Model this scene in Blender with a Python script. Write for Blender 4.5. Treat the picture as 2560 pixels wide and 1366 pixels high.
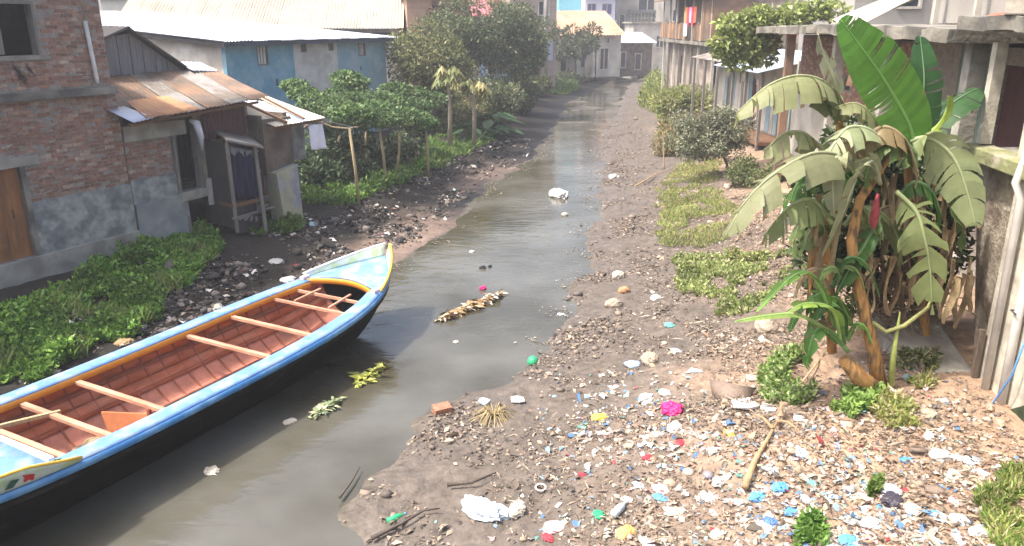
import bpy, bmesh, math, random
import numpy as np
from mathutils import Vector, Matrix

# ------------------------------------------------------------------ camera, sky, sun, exposure
scene = bpy.context.scene
for o in list(bpy.data.objects):
    bpy.data.objects.remove(o)
COL = scene.collection
R = math.radians
PITCH = R(17.8); FPX = 1944.0; CAMH = 6.0
cam_d = bpy.data.cameras.new('camera')
cam = bpy.data.objects.new('camera', cam_d); COL.objects.link(cam)
cam.location = (0, 0, CAMH); cam.rotation_euler = (R(90) - PITCH, 0, 0)
cam_d.sensor_width = 36; cam_d.sensor_fit = 'HORIZONTAL'; cam_d.lens = 36 * FPX / 2560
cam_d.clip_start = 0.1; cam_d.clip_end = 2000
scene.camera = cam
SUN_EL = R(60); SUN_AZ = R(-104)          # azimuth from +Y towards +X
world = bpy.data.worlds.new('World'); scene.world = world; world.use_nodes = True
wn = world.node_tree; wn.nodes.clear()
sky = wn.nodes.new('ShaderNodeTexSky'); sky.sky_type = 'NISHITA'; sky.sun_disc = False
sky.sun_elevation = SUN_EL; sky.sun_rotation = SUN_AZ; sky.dust_density = 7.0; sky.air_density = 1.0; sky.ozone_density = 0.6
bgd = wn.nodes.new('ShaderNodeBackground'); bgd.inputs[1].default_value = 0.15
wo = wn.nodes.new('ShaderNodeOutputWorld')
wn.links.new(sky.outputs[0], bgd.inputs[0]); wn.links.new(bgd.outputs[0], wo.inputs[0])
sd = bpy.data.lights.new('sun', 'SUN'); sd.energy = 2.35; sd.angle = R(3.0); sd.color = (1.0, 0.925, 0.82)
sun = bpy.data.objects.new('sun', sd); COL.objects.link(sun)
S_DIR = Vector((math.cos(SUN_EL) * math.sin(SUN_AZ), math.cos(SUN_EL) * math.cos(SUN_AZ), math.sin(SUN_EL)))
sun.location = S_DIR * 60
sun.rotation_euler = S_DIR.to_track_quat('Z', 'Y').to_euler()
vs = scene.view_settings
vs.view_transform = 'Standard'; vs.look = 'None'; vs.gamma = 1; vs.use_curve_mapping = False; vs.exposure = 1.28

# ------------------------------------------------------------------ helpers
RNG = np.random.default_rng(7)
random.seed(7)
cP, sP = math.cos(PITCH), math.sin(PITCH)
def ray(px, py):
    a, u = px - 1280, 683 - py
    return Vector((a, FPX * cP + u * sP, -FPX * sP + u * cP))
def PZ(px, py, z):
    r = ray(px, py); return Vector((0, 0, CAMH)) + r * ((z - CAMH) / r.z)
def PY(px, py, Y):
    r = ray(px, py); return Vector((0, 0, CAMH)) + r * (Y / r.y)

def vnoise(x, y, seed=0):
    x = np.asarray(x, float); y = np.asarray(y, float)
    xi = np.floor(x).astype(np.int64); yi = np.floor(y).astype(np.int64)
    xf = x - xi; yf = y - yi
    def h(a, b):
        n = (a * 374761393 + b * 668265263 + seed * 974711) & 0x7fffffff
        n = ((n ^ (n >> 13)) * 1274126177) & 0x7fffffff
        return ((n ^ (n >> 16)) & 0xffff) / 65535.0
    u = xf * xf * (3 - 2 * xf); v = yf * yf * (3 - 2 * yf)
    a = h(xi, yi) * (1 - u) + h(xi + 1, yi) * u
    b = h(xi, yi + 1) * (1 - u) + h(xi + 1, yi + 1) * u
    return (a * (1 - v) + b * v) * 2 - 1
def fbm(x, y, oct=4, seed=0):
    s = 0; a = 1; t = 0
    for i in range(oct):
        s = s + a * vnoise(x * 2 ** i, y * 2 ** i, seed + i * 17); t += a; a *= 0.5
    return s / t

LY = [0, 5, 8, 12, 15, 19.3, 21.4, 23.75, 30, 33.7, 44.7, 62, 80, 114, 140, 400]
LX = [-13, -10, -8.2, -6.6, -5.2, -3.33, -2.63, -1.89, -.8, .35, 2.28, 4.4, 9, 16.4, 21, 70]
RY = [0, 5, 7.9, 8.6, 10.3, 12, 12.5, 13.55, 16.4, 19.8, 26, 35.8, 43.8, 73, 114, 140, 400]
RX = [-4, -2.8, -1.9, -2.3, -1.4, -.8, .1, .68, 1.44, 2.03, 3, 4.25, 5.16, 10.3, 18.7, 24, 75]
def xl(Y): return np.interp(Y, LY, LX) + 0.25 * vnoise(Y * .9, Y * 0 + 3, 5) + 0.1 * vnoise(Y * 3, Y * 0 + 3, 6)
def xr(Y): return np.interp(Y, RY, RX) + 0.22 * vnoise(Y * .9, Y * 0 + 9, 8) + 0.12 * vnoise(Y * 3.1, Y * 0 + 9, 9)
def hgt(X, Y):
    X = np.asarray(X, float); Y = np.asarray(Y, float)
    wob = 0.35 * fbm(X * .8, Y * .8, 3, 21)
    dl = xl(Y) - X + wob; dr = X - xr(Y) + wob
    zl = np.interp(dl, [-2, -.5, 0, .3, 1.6, 3.2, 5.0, 7, 14], [-.5, -.22, 0, .07, .16, .42, .72, .95, 1.2])
    zr = np.interp(dr, [-2, -.5, 0, .3, 1.6, 3.2, 5.0, 6.5, 8, 14], [-.5, -.2, 0, .06, .17, .42, .85, 1.15, 1.3, 1.5])
    z = np.where(dl > dr, zl, zr)
    far = np.clip((Y - 40) / 8, 0, 1)                       # shallow riffled reach
    z = np.where((dl < 0) & (dr < 0), z * (1 - far) + far * (-.035 + .17 * fbm(X * .55, Y * .8, 3, 31)), z)
    land = np.clip(np.maximum(dl, dr) / 1.2, 0, 1)
    rough = .05 * fbm(X * 2.2, Y * 2.2, 4, 41) + .035 * np.abs(fbm(X * 6, Y * 6, 3, 51))
    rough = rough + np.where(dr > 0, .06 * fbm(X * 1.2, Y * 1.2, 3, 61) * np.clip(dr / 3, 0, 1), 0)
    rough = rough - np.where(dr > -.1, .05 * np.clip(fbm(X * 3.4, Y * 3.4, 3, 45) - .12, 0, 1) * 2 * np.clip((dr + .1) / .5, 0, 1), 0)
    return z + rough * (.42 + .75 * land)
def hz(x, y): return float(hgt(np.array([x]), np.array([y]))[0])
def G(px, py):
    z = 0.3
    for _ in range(14):
        p = PZ(px, py, z); z = .5 * z + .5 * max(hz(p.x, p.y), 0.0)
    return PZ(px, py, z)

# ---- materials
def M(name, col, rough=.8, var=.25, scale=5., col2=None, mixscale=1.2, mixlo=.45, mixhi=.6, bump=.25, bscale=None,
      attr=False, metal=0., spec=.5, trans=0., stretch=(1, 1, 1), coord='Object'):
    m = bpy.data.materials.new(name); m.use_nodes = True
    nt = m.node_tree; b = nt.nodes['Principled BSDF']
    tc = nt.nodes.new('ShaderNodeTexCoord'); mp = nt.nodes.new('ShaderNodeMapping'); mp.inputs['Scale'].default_value = stretch
    if coord == 'World':
        ge = nt.nodes.new('ShaderNodeNewGeometry'); nt.links.new(ge.outputs['Position'], mp.inputs['Vector'])
    else: nt.links.new(tc.outputs[coord], mp.inputs['Vector'])
    n1 = nt.nodes.new('ShaderNodeTexNoise'); n1.inputs['Scale'].default_value = scale; n1.inputs['Detail'].default_value = 6
    n1.inputs['Roughness'].default_value = .65
    nt.links.new(mp.outputs[0], n1.inputs['Vector'])
    rmp = nt.nodes.new('ShaderNodeMapRange'); rmp.inputs[1].default_value = .3; rmp.inputs[2].default_value = .7
    rmp.inputs[3].default_value = 1 - var; rmp.inputs[4].default_value = 1 + var
    nt.links.new(n1.outputs['Fac'], rmp.inputs[0])
    base = None
    if attr:
        at = nt.nodes.new('ShaderNodeAttribute'); at.attribute_name = 'Col'; base = at.outputs['Color']
    else:
        rg = nt.nodes.new('ShaderNodeRGB'); rg.outputs[0].default_value = (*col, 1); base = rg.outputs[0]
    if col2 is not None:
        n2 = nt.nodes.new('ShaderNodeTexNoise'); n2.inputs['Scale'].default_value = mixscale; n2.inputs['Detail'].default_value = 5
        nt.links.new(mp.outputs[0], n2.inputs['Vector'])
        r2 = nt.nodes.new('ShaderNodeMapRange'); r2.inputs[1].default_value = mixlo; r2.inputs[2].default_value = mixhi
        nt.links.new(n2.outputs['Fac'], r2.inputs[0])
        mx = nt.nodes.new('ShaderNodeMix'); mx.data_type = 'RGBA'
        nt.links.new(r2.outputs[0], mx.inputs[0]); nt.links.new(base, mx.inputs[6]); mx.inputs[7].default_value = (*col2, 1)
        base = mx.outputs[2]
    ml = nt.nodes.new('ShaderNodeVectorMath'); ml.operation = 'SCALE'
    nt.links.new(base, ml.inputs[0]); nt.links.new(rmp.outputs[0], ml.inputs['Scale'])
    nt.links.new(ml.outputs[0], b.inputs['Base Color'])
    b.inputs['Roughness'].default_value = rough; b.inputs['Metallic'].default_value = metal
    b.inputs['Specular IOR Level'].default_value = spec
    if bump:
        n3 = nt.nodes.new('ShaderNodeTexNoise'); n3.inputs['Scale'].default_value = bscale or scale * 3; n3.inputs['Detail'].default_value = 5
        nt.links.new(mp.outputs[0], n3.inputs['Vector'])
        bp = nt.nodes.new('ShaderNodeBump'); bp.inputs['Strength'].default_value = bump; bp.inputs['Distance'].default_value = .05
        nt.links.new(n3.outputs['Fac'], bp.inputs['Height']); nt.links.new(bp.outputs[0], b.inputs['Normal'])
    if trans:
        tr = nt.nodes.new('ShaderNodeBsdfTranslucent'); nt.links.new(ml.outputs[0], tr.inputs[0])
        ms = nt.nodes.new('ShaderNodeMixShader'); ms.inputs[0].default_value = trans
        out = nt.nodes['Material Output']
        nt.links.new(b.outputs[0], ms.inputs[1]); nt.links.new(tr.outputs[0], ms.inputs[2]); nt.links.new(ms.outputs[0], out.inputs[0])
    return m

# ---- mesh collection
def mesh_np(name, V, F, col=None, smooth=False):
    V = np.asarray(V, np.float32).reshape(-1, 3); F = np.asarray(F, np.int32)
    me = bpy.data.meshes.new(name)
    k = F.shape[1]; n = F.shape[0]
    me.vertices.add(len(V)); me.vertices.foreach_set('co', V.ravel())
    me.loops.add(n * k); me.loops.foreach_set('vertex_index', F.ravel())
    me.polygons.add(n); me.polygons.foreach_set('loop_start', np.arange(0, n * k, k, dtype=np.int32))
    me.polygons.foreach_set('loop_total', np.full(n, k, np.int32))
    if smooth: me.polygons.foreach_set('use_smooth', np.ones(n, bool))
    me.update(calc_edges=True)
    if col is not None:
        a = me.color_attributes.new('Col', 'FLOAT_COLOR', 'POINT')
        c = np.ones((len(V), 4), np.float32); c[:, :3] = np.asarray(col, np.float32).reshape(-1, 3)
        a.data.foreach_set('color', c.ravel())
    return me
def link(name, me, mat, parent=None, loc=None):
    o = bpy.data.objects.new(name, me); COL.objects.link(o)
    if mat is not None and (len(me.materials) == 0): me.materials.append(mat)
    if parent is not None: o.parent = parent
    if loc is not None: o.location = loc
    return o
def tag(o, label=None, cat=None, group=None, kind=None):
    if label: o['label'] = label
    if cat: o['category'] = cat
    if group: o['group'] = group
    if kind: o['kind'] = kind
    return o

class Frame:
    """ground frame: x along `bearing` (degrees right of +Y), y to its left, z up"""
    def __init__(s, ox, oy, bearing):
        a = R(90 - bearing); s.o = Vector((ox, oy, 0)); s.a = a
        s.m = Matrix.Translation(s.o) @ Matrix.Rotation(a, 4, 'Z')
    def w(s, x, y, z=0): return s.m @ Vector((x, y, z))
WF = Frame(0, 0, 90)

def thing(name, label, cat, fr, off, group=None):
    o = bpy.data.objects.new(name, None); COL.objects.link(o); o.empty_display_size = .2
    o.location = fr.w(*off); o.rotation_euler = (0, 0, fr.a)
    o['off'] = list(off)
    OFF[o.name] = Vector(off); del o['off']
    return tag(o, label, cat, group)
OFF = {}
HAZE = True

class MB:
    def __init__(s): s.v = []; s.f = []; s.c = []; s.cc = (1, 1, 1)
    def add(s, vs, fs):
        n = len(s.v); s.v += [tuple(v) for v in vs]; s.f += [tuple(i + n for i in f) for f in fs]; s.c += [s.cc] * len(vs); return s
    def box(s, x0, x1, y0, y1, z0, z1, jit=0):
        vs = [(x, y, z) for z in (z0, z1) for y in (y0, y1) for x in (x0, x1)]
        if jit: vs = [tuple(q + random.uniform(-jit, jit) for q in v) for v in vs]
        return s.add(vs, [(0, 2, 3, 1), (4, 5, 7, 6), (0, 1, 5, 4), (2, 6, 7, 3), (0, 4, 6, 2), (1, 3, 7, 5)])
    def hexa(s, a, b):       # two quads (4 points each), a bottom, b top
        return s.add(list(a) + list(b), [(3, 2, 1, 0), (4, 5, 6, 7), (0, 1, 5, 4), (1, 2, 6, 5), (2, 3, 7, 6), (3, 0, 4, 7)])
    def bar(s, p, q, w, h=None, up=(0, 0, 1)):
        p, q = Vector(p), Vector(q); d = (q - p).normalized(); up = Vector(up)
        sd_ = d.cross(up)
        if sd_.length < 1e-3: sd_ = d.cross(Vector((1, 0, 0)))
        sd_.normalize(); u = sd_.cross(d); h = h or w
        o = [sd_ * a * w / 2 + u * b * h / 2 for a, b in ((-1, -1), (1, -1), (1, 1), (-1, 1))]
        return s.hexa([p + i for i in o], [q + i for i in o])
    def tube(s, pts, rad, n=8, cap=True):
        pts = [Vector(p) for p in pts]
        if not hasattr(rad, '__len__'): rad = [rad] * len(pts)
        n0 = len(s.v); vs = []; ref = Vector((.31, .22, .93))
        for i, p in enumerate(pts):
            d = (pts[min(i + 1, len(pts) - 1)] - pts[max(i - 1, 0)]).normalized()
            if abs(d.dot(ref)) > .97: ref = Vector((.9, -.2, .3))
            a = d.cross(ref).normalized(); b = d.cross(a)
            vs += [p + (a * math.cos(k * 2 * math.pi / n) + b * math.sin(k * 2 * math.pi / n)) * rad[i] for k in range(n)]
        fs = []
        for i in range(len(pts) - 1):
            for k in range(n):
                fs.append((i * n + k, i * n + (k + 1) % n, (i + 1) * n + (k + 1) % n, (i + 1) * n + k))
        if cap:
            fs.append(tuple(range(n))[::-1]); fs.append(tuple((len(pts) - 1) * n + k for k in range(n)))
        return s.add(vs, fs)
    def lathe(s, c, prof, n=12):
        c = Vector(c); vs = []; fs = []
        for r_, z in prof: vs += [c + Vector((r_ * math.cos(k * 2 * math.pi / n), r_ * math.sin(k * 2 * math.pi / n), z)) for k in range(n)]
        for i in range(len(prof) - 1):
            for k in range(n): fs.append((i * n + k, i * n + (k + 1) % n, (i + 1) * n + (k + 1) % n, (i + 1) * n + k))
        fs.append(tuple(range(n))[::-1]); fs.append(tuple((len(prof) - 1) * n + k for k in range(n)))
        return s.add(vs, fs)
    def grid(s, fn, nu, nv):
        vs = [fn(i / nu, j / nv) for j in range(nv + 1) for i in range(nu + 1)]
        fs = [(j * (nu + 1) + i, j * (nu + 1) + i + 1, (j + 1) * (nu + 1) + i + 1, (j + 1) * (nu + 1) + i) for j in range(nv) for i in range(nu)]
        return s.add(vs, fs)
    def wall(s, x0, x1, z0, z1, y0, y1, holes=()):      # wall slab with real openings (x0,x1,z0,z1)
        xs = sorted({x0, x1, *[min(max(h[0], x0), x1) for h in holes], *[min(max(h[1], x0), x1) for h in holes]})
        zs = sorted({z0, z1, *[min(max(h[2], z0), z1) for h in holes], *[min(max(h[3], z0), z1) for h in holes]})
        for i in range(len(xs) - 1):
            run = None
            for j in range(len(zs) - 1):
                cx, cz = (xs[i] + xs[i + 1]) / 2, (zs[j] + zs[j + 1]) / 2
                solid = not any(h[0] < cx < h[1] and h[2] < cz < h[3] for h in holes)
                if solid and run is None: run = zs[j]
                if (not solid or j == len(zs) - 2) and run is not None:
                    s.box(xs[i], xs[i + 1], y0, y1, run, zs[j + 1] if solid else zs[j]); run = None
        return s
    def build(s, name, mat, parent=None, smooth=False, solid=0, bevel=0, frame=None, tagk=None):
        off = OFF.get(parent.name) if parent is not None else None
        p = parent
        while off is None and p is not None and p.parent is not None:
            p = p.parent; off = OFF.get(p.name)
        off = off or Vector((0, 0, 0))
        V = [Vector(v) - off for v in s.v]
        me = bpy.data.meshes.new(name); me.from_pydata(V, [], s.f); me.update()
        if any(c != (1, 1, 1) for c in s.c):
            a = me.color_attributes.new('Col', 'FLOAT_COLOR', 'POINT')
            a.data.foreach_set('color', np.array([(*c, 1) for c in s.c], np.float32).ravel())
        if smooth:
            for p_ in me.polygons: p_.use_smooth = True
        o = link(name, me, mat, parent)
        if solid:
            md = o.modifiers.new('t', 'SOLIDIFY'); md.thickness = solid; md.offset = 0
        if bevel:
            md = o.modifiers.new('b', 'BEVEL'); md.width = bevel; md.segments = 2; md.limit_method = 'ANGLE'
        return o

def corr(p00, p10, p01, p11, waves=8, amp=.02, nv=3, sag=.0, jit=.0):
    """corrugated sheet between four corners, waves counted along u"""
    p00, p10, p01, p11 = map(Vector, (p00, p10, p01, p11)); n = (p10 - p00).cross(p01 - p00).normalized()
    nu = waves * 4
    ph = random.random() * 6
    def fn(u, v):
        p = (p00 * (1 - u) + p10 * u) * (1 - v) + (p01 * (1 - u) + p11 * u) * v
        return p + n * (amp * math.cos(u * waves * 2 * math.pi) + jit * math.sin(ph + u * 5 + v * 3)) + Vector((0, 0, -sag * math.sin(math.pi * v)))
    return MB().grid(fn, nu, nv)

# ---- leaves, blades, scraps (numpy)
def unit(a): return a / np.maximum(np.linalg.norm(a, axis=-1, keepdims=True), 1e-6)
def leafV(C, D, N, L, W, fold=.25, droop=.15):
    D = unit(D); S_ = unit(np.cross(D, N)); N = np.cross(S_, D)
    L = np.asarray(L)[:, None]; W = np.asarray(W)[:, None]
    a = C; t = C + D * L - N * L * droop
    l = C + D * L * .45 + S_ * W * .5 + N * W * fold; r = C + D * L * .45 - S_ * W * .5 + N * W * fold
    V = np.stack([a, r, t, l], 1)
    return V
def leaves(name, C, D, N, L, W, col, mat, parent=None, off=None, fold=.25, droop=.15):
    C = np.asarray(C, float)
    if off is not None: C = C - np.asarray(off)
    V = leafV(C, D, N, L, W, fold, droop); n = len(V)
    F = np.arange(n * 4).reshape(n, 4)
    me = mesh_np(name, V, F, np.repeat(np.asarray(col), 4, 0))
    return link(name, me, mat, parent)
def palette(n, cols, weights=None, var=.18):
    cols = np.asarray(cols, float)
    i = RNG.choice(len(cols), n, p=None if weights is None else np.asarray(weights) / np.sum(weights))
    return cols[i] * (1 + RNG.uniform(-var, var, (n, 1))) 
def rand_dirs(n, up=0.3):
    d = RNG.normal(size=(n, 3)); d = unit(d); d[:, 2] += up; return unit(d)
def clump_leaves(centres, radii, per, upn=.6, up=.1):
    """points through ellipsoid clumps, denser near their skin; outward-tipped leaves"""
    C = []; D = []; N = []
    for c, r_, k in zip(centres, radii, per):
        d = unit(RNG.normal(size=(k, 3))); rr = RNG.uniform(.35, 1.05, (k, 1)) ** .5
        C.append(np.asarray(c) + d * rr * np.asarray(r_))
        dd = unit(d + RNG.normal(size=(k, 3)) * .7 + np.array([0, 0, up])); D.append(dd)
        N.append(unit(d * .6 + RNG.normal(size=(k, 3)) * .5 + np.array([0, 0, upn])))
    return np.concatenate(C), np.concatenate(D), np.concatenate(N)

# ------------------------------------------------------------------ materials
m_brick = M('brick_clay', (1, 1, 1), .9, .35, 9, attr=True, col2=(.19, .135, .10), mixscale=.9, mixlo=.52, mixhi=.90, bump=.5, bscale=40, coord='World')
m_mortar = M('mortar', (.27, .245, .215), .95, .3, 9, bump=.5)
m_cement = M('grey_cement', (.18, .195, .20), .9, .4, 4, col2=(.32, .33, .32), mixscale=2.4, mixlo=.42, mixhi=.58, bump=.4)
m_conc = M('concrete', (.36, .345, .30), .9, .28, 4, col2=(.20, .19, .165), mixscale=2, bump=.35)
m_conc_d = M('stained_concrete', (.25, .235, .20), .95, .35, 4, col2=(.10, .095, .085), mixscale=2, bump=.4)
m_conc_l = M('pale_concrete', (.50, .47, .40), .9, .2, 4, col2=(.34, .31, .26), mixscale=1.5, bump=.3)
m_roomshade = M('shade_dark_plaster', (.035, .03, .028), .95, .4, 3, bump=.2)  # near-black inner walls: room darkness painted in so openings read dark
m_black = M('dark_interior', (.012, .011, .011), .95, .3, 4, bump=0)
m_orange = M('orange_board', (.29, .125, .042), .75, .22, 4, col2=(.20, .09, .035), mixscale=2.5, bump=.2, stretch=(2, 2, .3))
m_greywood = M('weathered_wood', (.20, .185, .165), .9, .3, 6, bump=.3, stretch=(6, 6, .6))
m_brownwood = M('brown_wood', (.16, .085, .045), .85, .3, 6, bump=.3, stretch=(6, 6, .6))
m_pvc = M('white_pipe', (.55, .53, .50), .6, .15, 4, bump=.05)
m_rust = M('rusted_sheet', (.155, .115, .09), .8, .25, 3, col2=(.25, .155, .10), mixscale=.9, bump=.15)
m_rust_o = M('orange_rusted_sheet', (.47, .255, .125), .75, .18, 3, col2=(.30, .15, .08), mixscale=1.5, bump=.15)
m_tin_g = M('grey_tin', (.27, .26, .245), .6, .2, 3, col2=(.16, .13, .105), mixscale=1.3, bump=.1, metal=.2)
m_tin_w = M('white_tin', (.47, .52, .63), .55, .08, 2, col2=(.40, .40, .42), mixscale=.5, mixlo=.5, mixhi=.72, bump=.05)
m_tin_c = M('cream_tin', (.52, .47, .37), .6, .1, 2, col2=(.42, .36, .28), mixscale=.5, bump=.05)
m_tin_dark = M('dark_tin', (.045, .042, .045), .7, .3, 3, bump=.1)
m_tin_gw = M('tin_wall', (.19, .19, .195), .7, .3, 4, bump=.2, stretch=(4, 4, .4))
m_maroon = M('maroon_sheet', (.075, .026, .026), .7, .3, 3, bump=.15)
m_blue = M('blue_paint', (.14, .32, .43), .85, .15, 3, col2=(.22, .39, .47), mixscale=1.6, bump=.15)
m_blueg = M('grey_blue_paint', (.22, .345, .41), .8, .12, 2, col2=(.30, .40, .44), mixscale=1.2, bump=.1)
m_white = M('dirty_whitewash', (.56, .54, .50), .85, .12, 3, col2=(.40, .37, .33), mixscale=.9, bump=.15)
m_yellowpl = M('yellowed_plaster', (.42, .38, .27), .9, .2, 4, col2=(.27, .23, .17), mixscale=2, bump=.2)
m_brownpl = M('brown_plaster', (.17, .135, .105), .95, .3, 4, col2=(.09, .07, .06), mixscale=2, bump=.3)
m_curtain = M('dark_blue_curtain', (.012, .015, .05), .9, .3, 3, bump=.2, stretch=(8, 8, 1))
m_cloth_w = M('white_cloth', (.72, .72, .80), .9, .08, 5, bump=.2)
m_mesh = M('red_brown_mesh', (.13, .05, .035), .85, .3, 20, bump=.3)
m_bamboo = M('bamboo', (.42, .33, .19), .6, .2, 5, bump=.1, stretch=(6, 6, 1))
m_leaf = M('leaf', (1, 1, 1), .5, .15, 8, attr=True, bump=0, trans=.28, spec=.35)
m_leafd = M('dusty_leaf', (1, 1, 1), .75, .2, 6, attr=True, bump=.1, trans=.22, spec=.25)
m_bark = M('bark', (.13, .10, .075), .95, .35, 6, bump=.6, stretch=(4, 4, 1))
m_bark_l = M('pale_bark', (.33, .28, .21), .9, .25, 6, bump=.4, stretch=(4, 4, 1))
m_litter = M('litter', (1, 1, 1), .75, .22, 18, attr=True, bump=.2)
m_plastic = M('plastic_film', (1, 1, 1), .4, .12, 10, attr=True, bump=.2, trans=.15)
m_stone = M('stone', (.36, .30, .235), .95, .3, 9, bump=.5)
m_glass = M('window_glass', (.03, .04, .06), .12, .2, 2, bump=0)

# ------------------------------------------------------------------ ground and stream
def make_ground():
    ys = [1.5]
    while ys[-1] < 300: ys.append(ys[-1] + max(.07, .0115 * ys[-1]))
    ys = np.array(ys)
    inner = np.arange(-10.5, 10.51, .075); out = []
    u = 10.5; st = .09
    while u < 260: u += st; st *= 1.14; out.append(u)
    us = np.concatenate([-np.array(out)[::-1], inner, np.array(out)])
    cx = .5 * (np.interp(ys, LY, LX) + np.interp(ys, RY, RX))
    k = np.ones(19) / 19; cx = np.convolve(np.pad(cx, 9, mode='edge'), k, 'valid')
    X = cx[:, None] + us[None, :]; Y = np.repeat(ys[:, None], len(us), 1)
    Z = hgt(X, Y)
    nx = len(us); ny = len(ys)
    dl = xl(Y) - X; dr = X - xr(Y)
    n1 = fbm(X * .7, Y * .7, 4, 71); n2 = fbm(X * 3, Y * 3, 3, 81)
    wet_l = np.array([.014, .013, .012]); soil_l = np.array([.030, .026, .021]); shelf = np.array([.20, .145, .115])
    wet_r = np.array([.118, .100, .086]); mid_r = np.array([.19, .15, .12]); soil_r = np.array([.30, .21, .148])
    def mix(a, b, f): return a * (1 - f[..., None]) + b * f[..., None]
    left = mix(wet_l, soil_l, np.clip(dl / 4 + n1 * .5, 0, 1))
    # pinkish silt shelf reaching out near the bow
    sh = np.clip(1 - np.abs(Y - 21.5) / 4.2, 0, 1) * np.clip(1.5 - np.abs(dl - .6), 0, 1) + .6 * np.clip(1 - np.abs(Y - 32) / 4, 0, 1) * np.clip(1.2 - np.abs(dl - .5), 0, 1)
    left = mix(left, shelf, np.clip(sh * 1.4 + n2 * .25, 0, 1) * (sh > .02))
    right = mix(wet_r, mid_r, np.clip((dr - 2.6) / 2.2 + n1 * .7, 0, 1))
    right = mix(right, soil_r, np.clip((dr - 4.0) / 2.0 + n1 * .9, 0, 1))
    bed = np.ones_like(right) * np.array([.11, .095, .075])
    c = np.where((dl > dr)[..., None], left, right)
    c = np.where(((dl < 0) & (dr < 0))[..., None], bed, c)
    c = c * (1 + .22 * n2)[..., None]
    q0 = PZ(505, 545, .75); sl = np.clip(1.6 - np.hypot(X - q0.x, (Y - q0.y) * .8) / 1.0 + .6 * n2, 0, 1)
    c = mix(c, np.array([.010, .009, .009]), sl)  # black sludge, with the deep shade under the floor painted into its colour
    wet = np.clip(1 - np.maximum(dl, dr) / 1.8 + n1 * .5, 0, 1)
    I = np.arange(nx * ny).reshape(ny, nx)
    F = np.stack([I[:-1, :-1], I[:-1, 1:], I[1:, 1:], I[1:, :-1]], -1).reshape(-1, 4)
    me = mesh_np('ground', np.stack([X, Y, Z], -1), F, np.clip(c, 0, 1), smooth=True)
    wa = me.attributes.new('Wet', 'FLOAT', 'POINT'); wa.data.foreach_set('value', wet.ravel().astype(np.float32))
    m = M('mud_and_earth', (1, 1, 1), .85, .35, 6, attr=True, bump=.8, bscale=9, spec=.3)
    nt = m.node_tree; at = nt.nodes.new('ShaderNodeAttribute'); at.attribute_name = 'Wet'
    mr = nt.nodes.new('ShaderNodeMapRange'); mr.inputs[3].default_value = .92; mr.inputs[4].default_value = .5
    nt.links.new(at.outputs['Fac'], mr.inputs[0]); nt.links.new(mr.outputs[0], nt.nodes['Principled BSDF'].inputs['Roughness'])
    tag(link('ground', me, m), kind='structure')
make_ground()

def make_water():
    ys = np.concatenate([np.arange(1, 60, .5), np.arange(60, 141, 3)])
    a = np.interp(ys, LY, LX) - 2.5; b = np.interp(ys, RY, RX) + 2.5
    n = 14; X = a[:, None] + (b - a)[:, None] * np.linspace(0, 1, n)[None]
    V = np.stack([X, np.repeat(ys[:, None], n, 1), np.zeros_like(X)], -1)
    I = np.arange(len(ys) * n).reshape(len(ys), n)
    F = np.stack([I[:-1, :-1], I[:-1, 1:], I[1:, 1:], I[1:, :-1]], -1).reshape(-1, 4)
    m = bpy.data.materials.new('murky_water'); m.use_nodes = True
    nt = m.node_tree; p = nt.nodes['Principled BSDF']
    tc = nt.nodes.new('ShaderNodeTexCoord')
    n1 = nt.nodes.new('ShaderNodeTexNoise'); n1.inputs['Scale'].default_value = .35; n1.inputs['Detail'].default_value = 5
    nt.links.new(tc.outputs['Object'], n1.inputs['Vector'])
    mx = nt.nodes.new('ShaderNodeMix'); mx.data_type = 'RGBA'
    mx.inputs[6].default_value = (.052, .047, .029, 1); mx.inputs[7].default_value = (.118, .116, .10, 1)
    mr = nt.nodes.new('ShaderNodeMapRange'); mr.inputs[1].default_value = .35; mr.inputs[2].default_value = .65
    nt.links.new(n1.outputs['Fac'], mr.inputs[0]); nt.links.new(mr.outputs[0], mx.inputs[0]); nt.links.new(mx.outputs[2], p.inputs['Base Color'])
    p.inputs['Roughness'].default_value = .07; p.inputs['IOR'].default_value = 1.36; p.inputs['Specular IOR Level'].default_value = .95
    mp = nt.nodes.new('ShaderNodeMapping'); mp.inputs['Scale'].default_value = (.8, 1.5, 1); mp.inputs['Rotation'].default_value = (0, 0, R(12))
    nt.links.new(tc.outputs['Object'], mp.inputs[0])
    w1 = nt.nodes.new('ShaderNodeTexNoise'); w1.inputs['Scale'].default_value = 2.2; w1.inputs['Detail'].default_value = 3; w1.inputs['Distortion'].default_value = .6
    nt.links.new(mp.outputs[0], w1.inputs['Vector'])
    n4 = nt.nodes.new('ShaderNodeTexNoise'); n4.inputs['Scale'].default_value = .55; n4.inputs['Detail'].default_value = 6; n4.inputs['Distortion'].default_value = 1.2
    nt.links.new(mp.outputs[0], n4.inputs['Vector'])
    m4 = nt.nodes.new('ShaderNodeMapRange'); m4.inputs[1].default_value = .42; m4.inputs[2].default_value = .66; m4.inputs[3].default_value = .03; m4.inputs[4].default_value = .20
    nt.links.new(n4.outputs['Fac'], m4.inputs[0]); nt.links.new(m4.outputs[0], p.inputs['Roughness'])
    bp = nt.nodes.new('ShaderNodeBump'); bp.inputs['Strength'].default_value = .16; bp.inputs['Distance'].default_value = .1
    nt.links.new(w1.outputs['Fac'], bp.inputs['Height']); nt.links.new(bp.outputs[0], p.inputs['Normal'])
    tag(link('water', mesh_np('water', V, F, smooth=True), m), kind='structure')
make_water()

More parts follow.
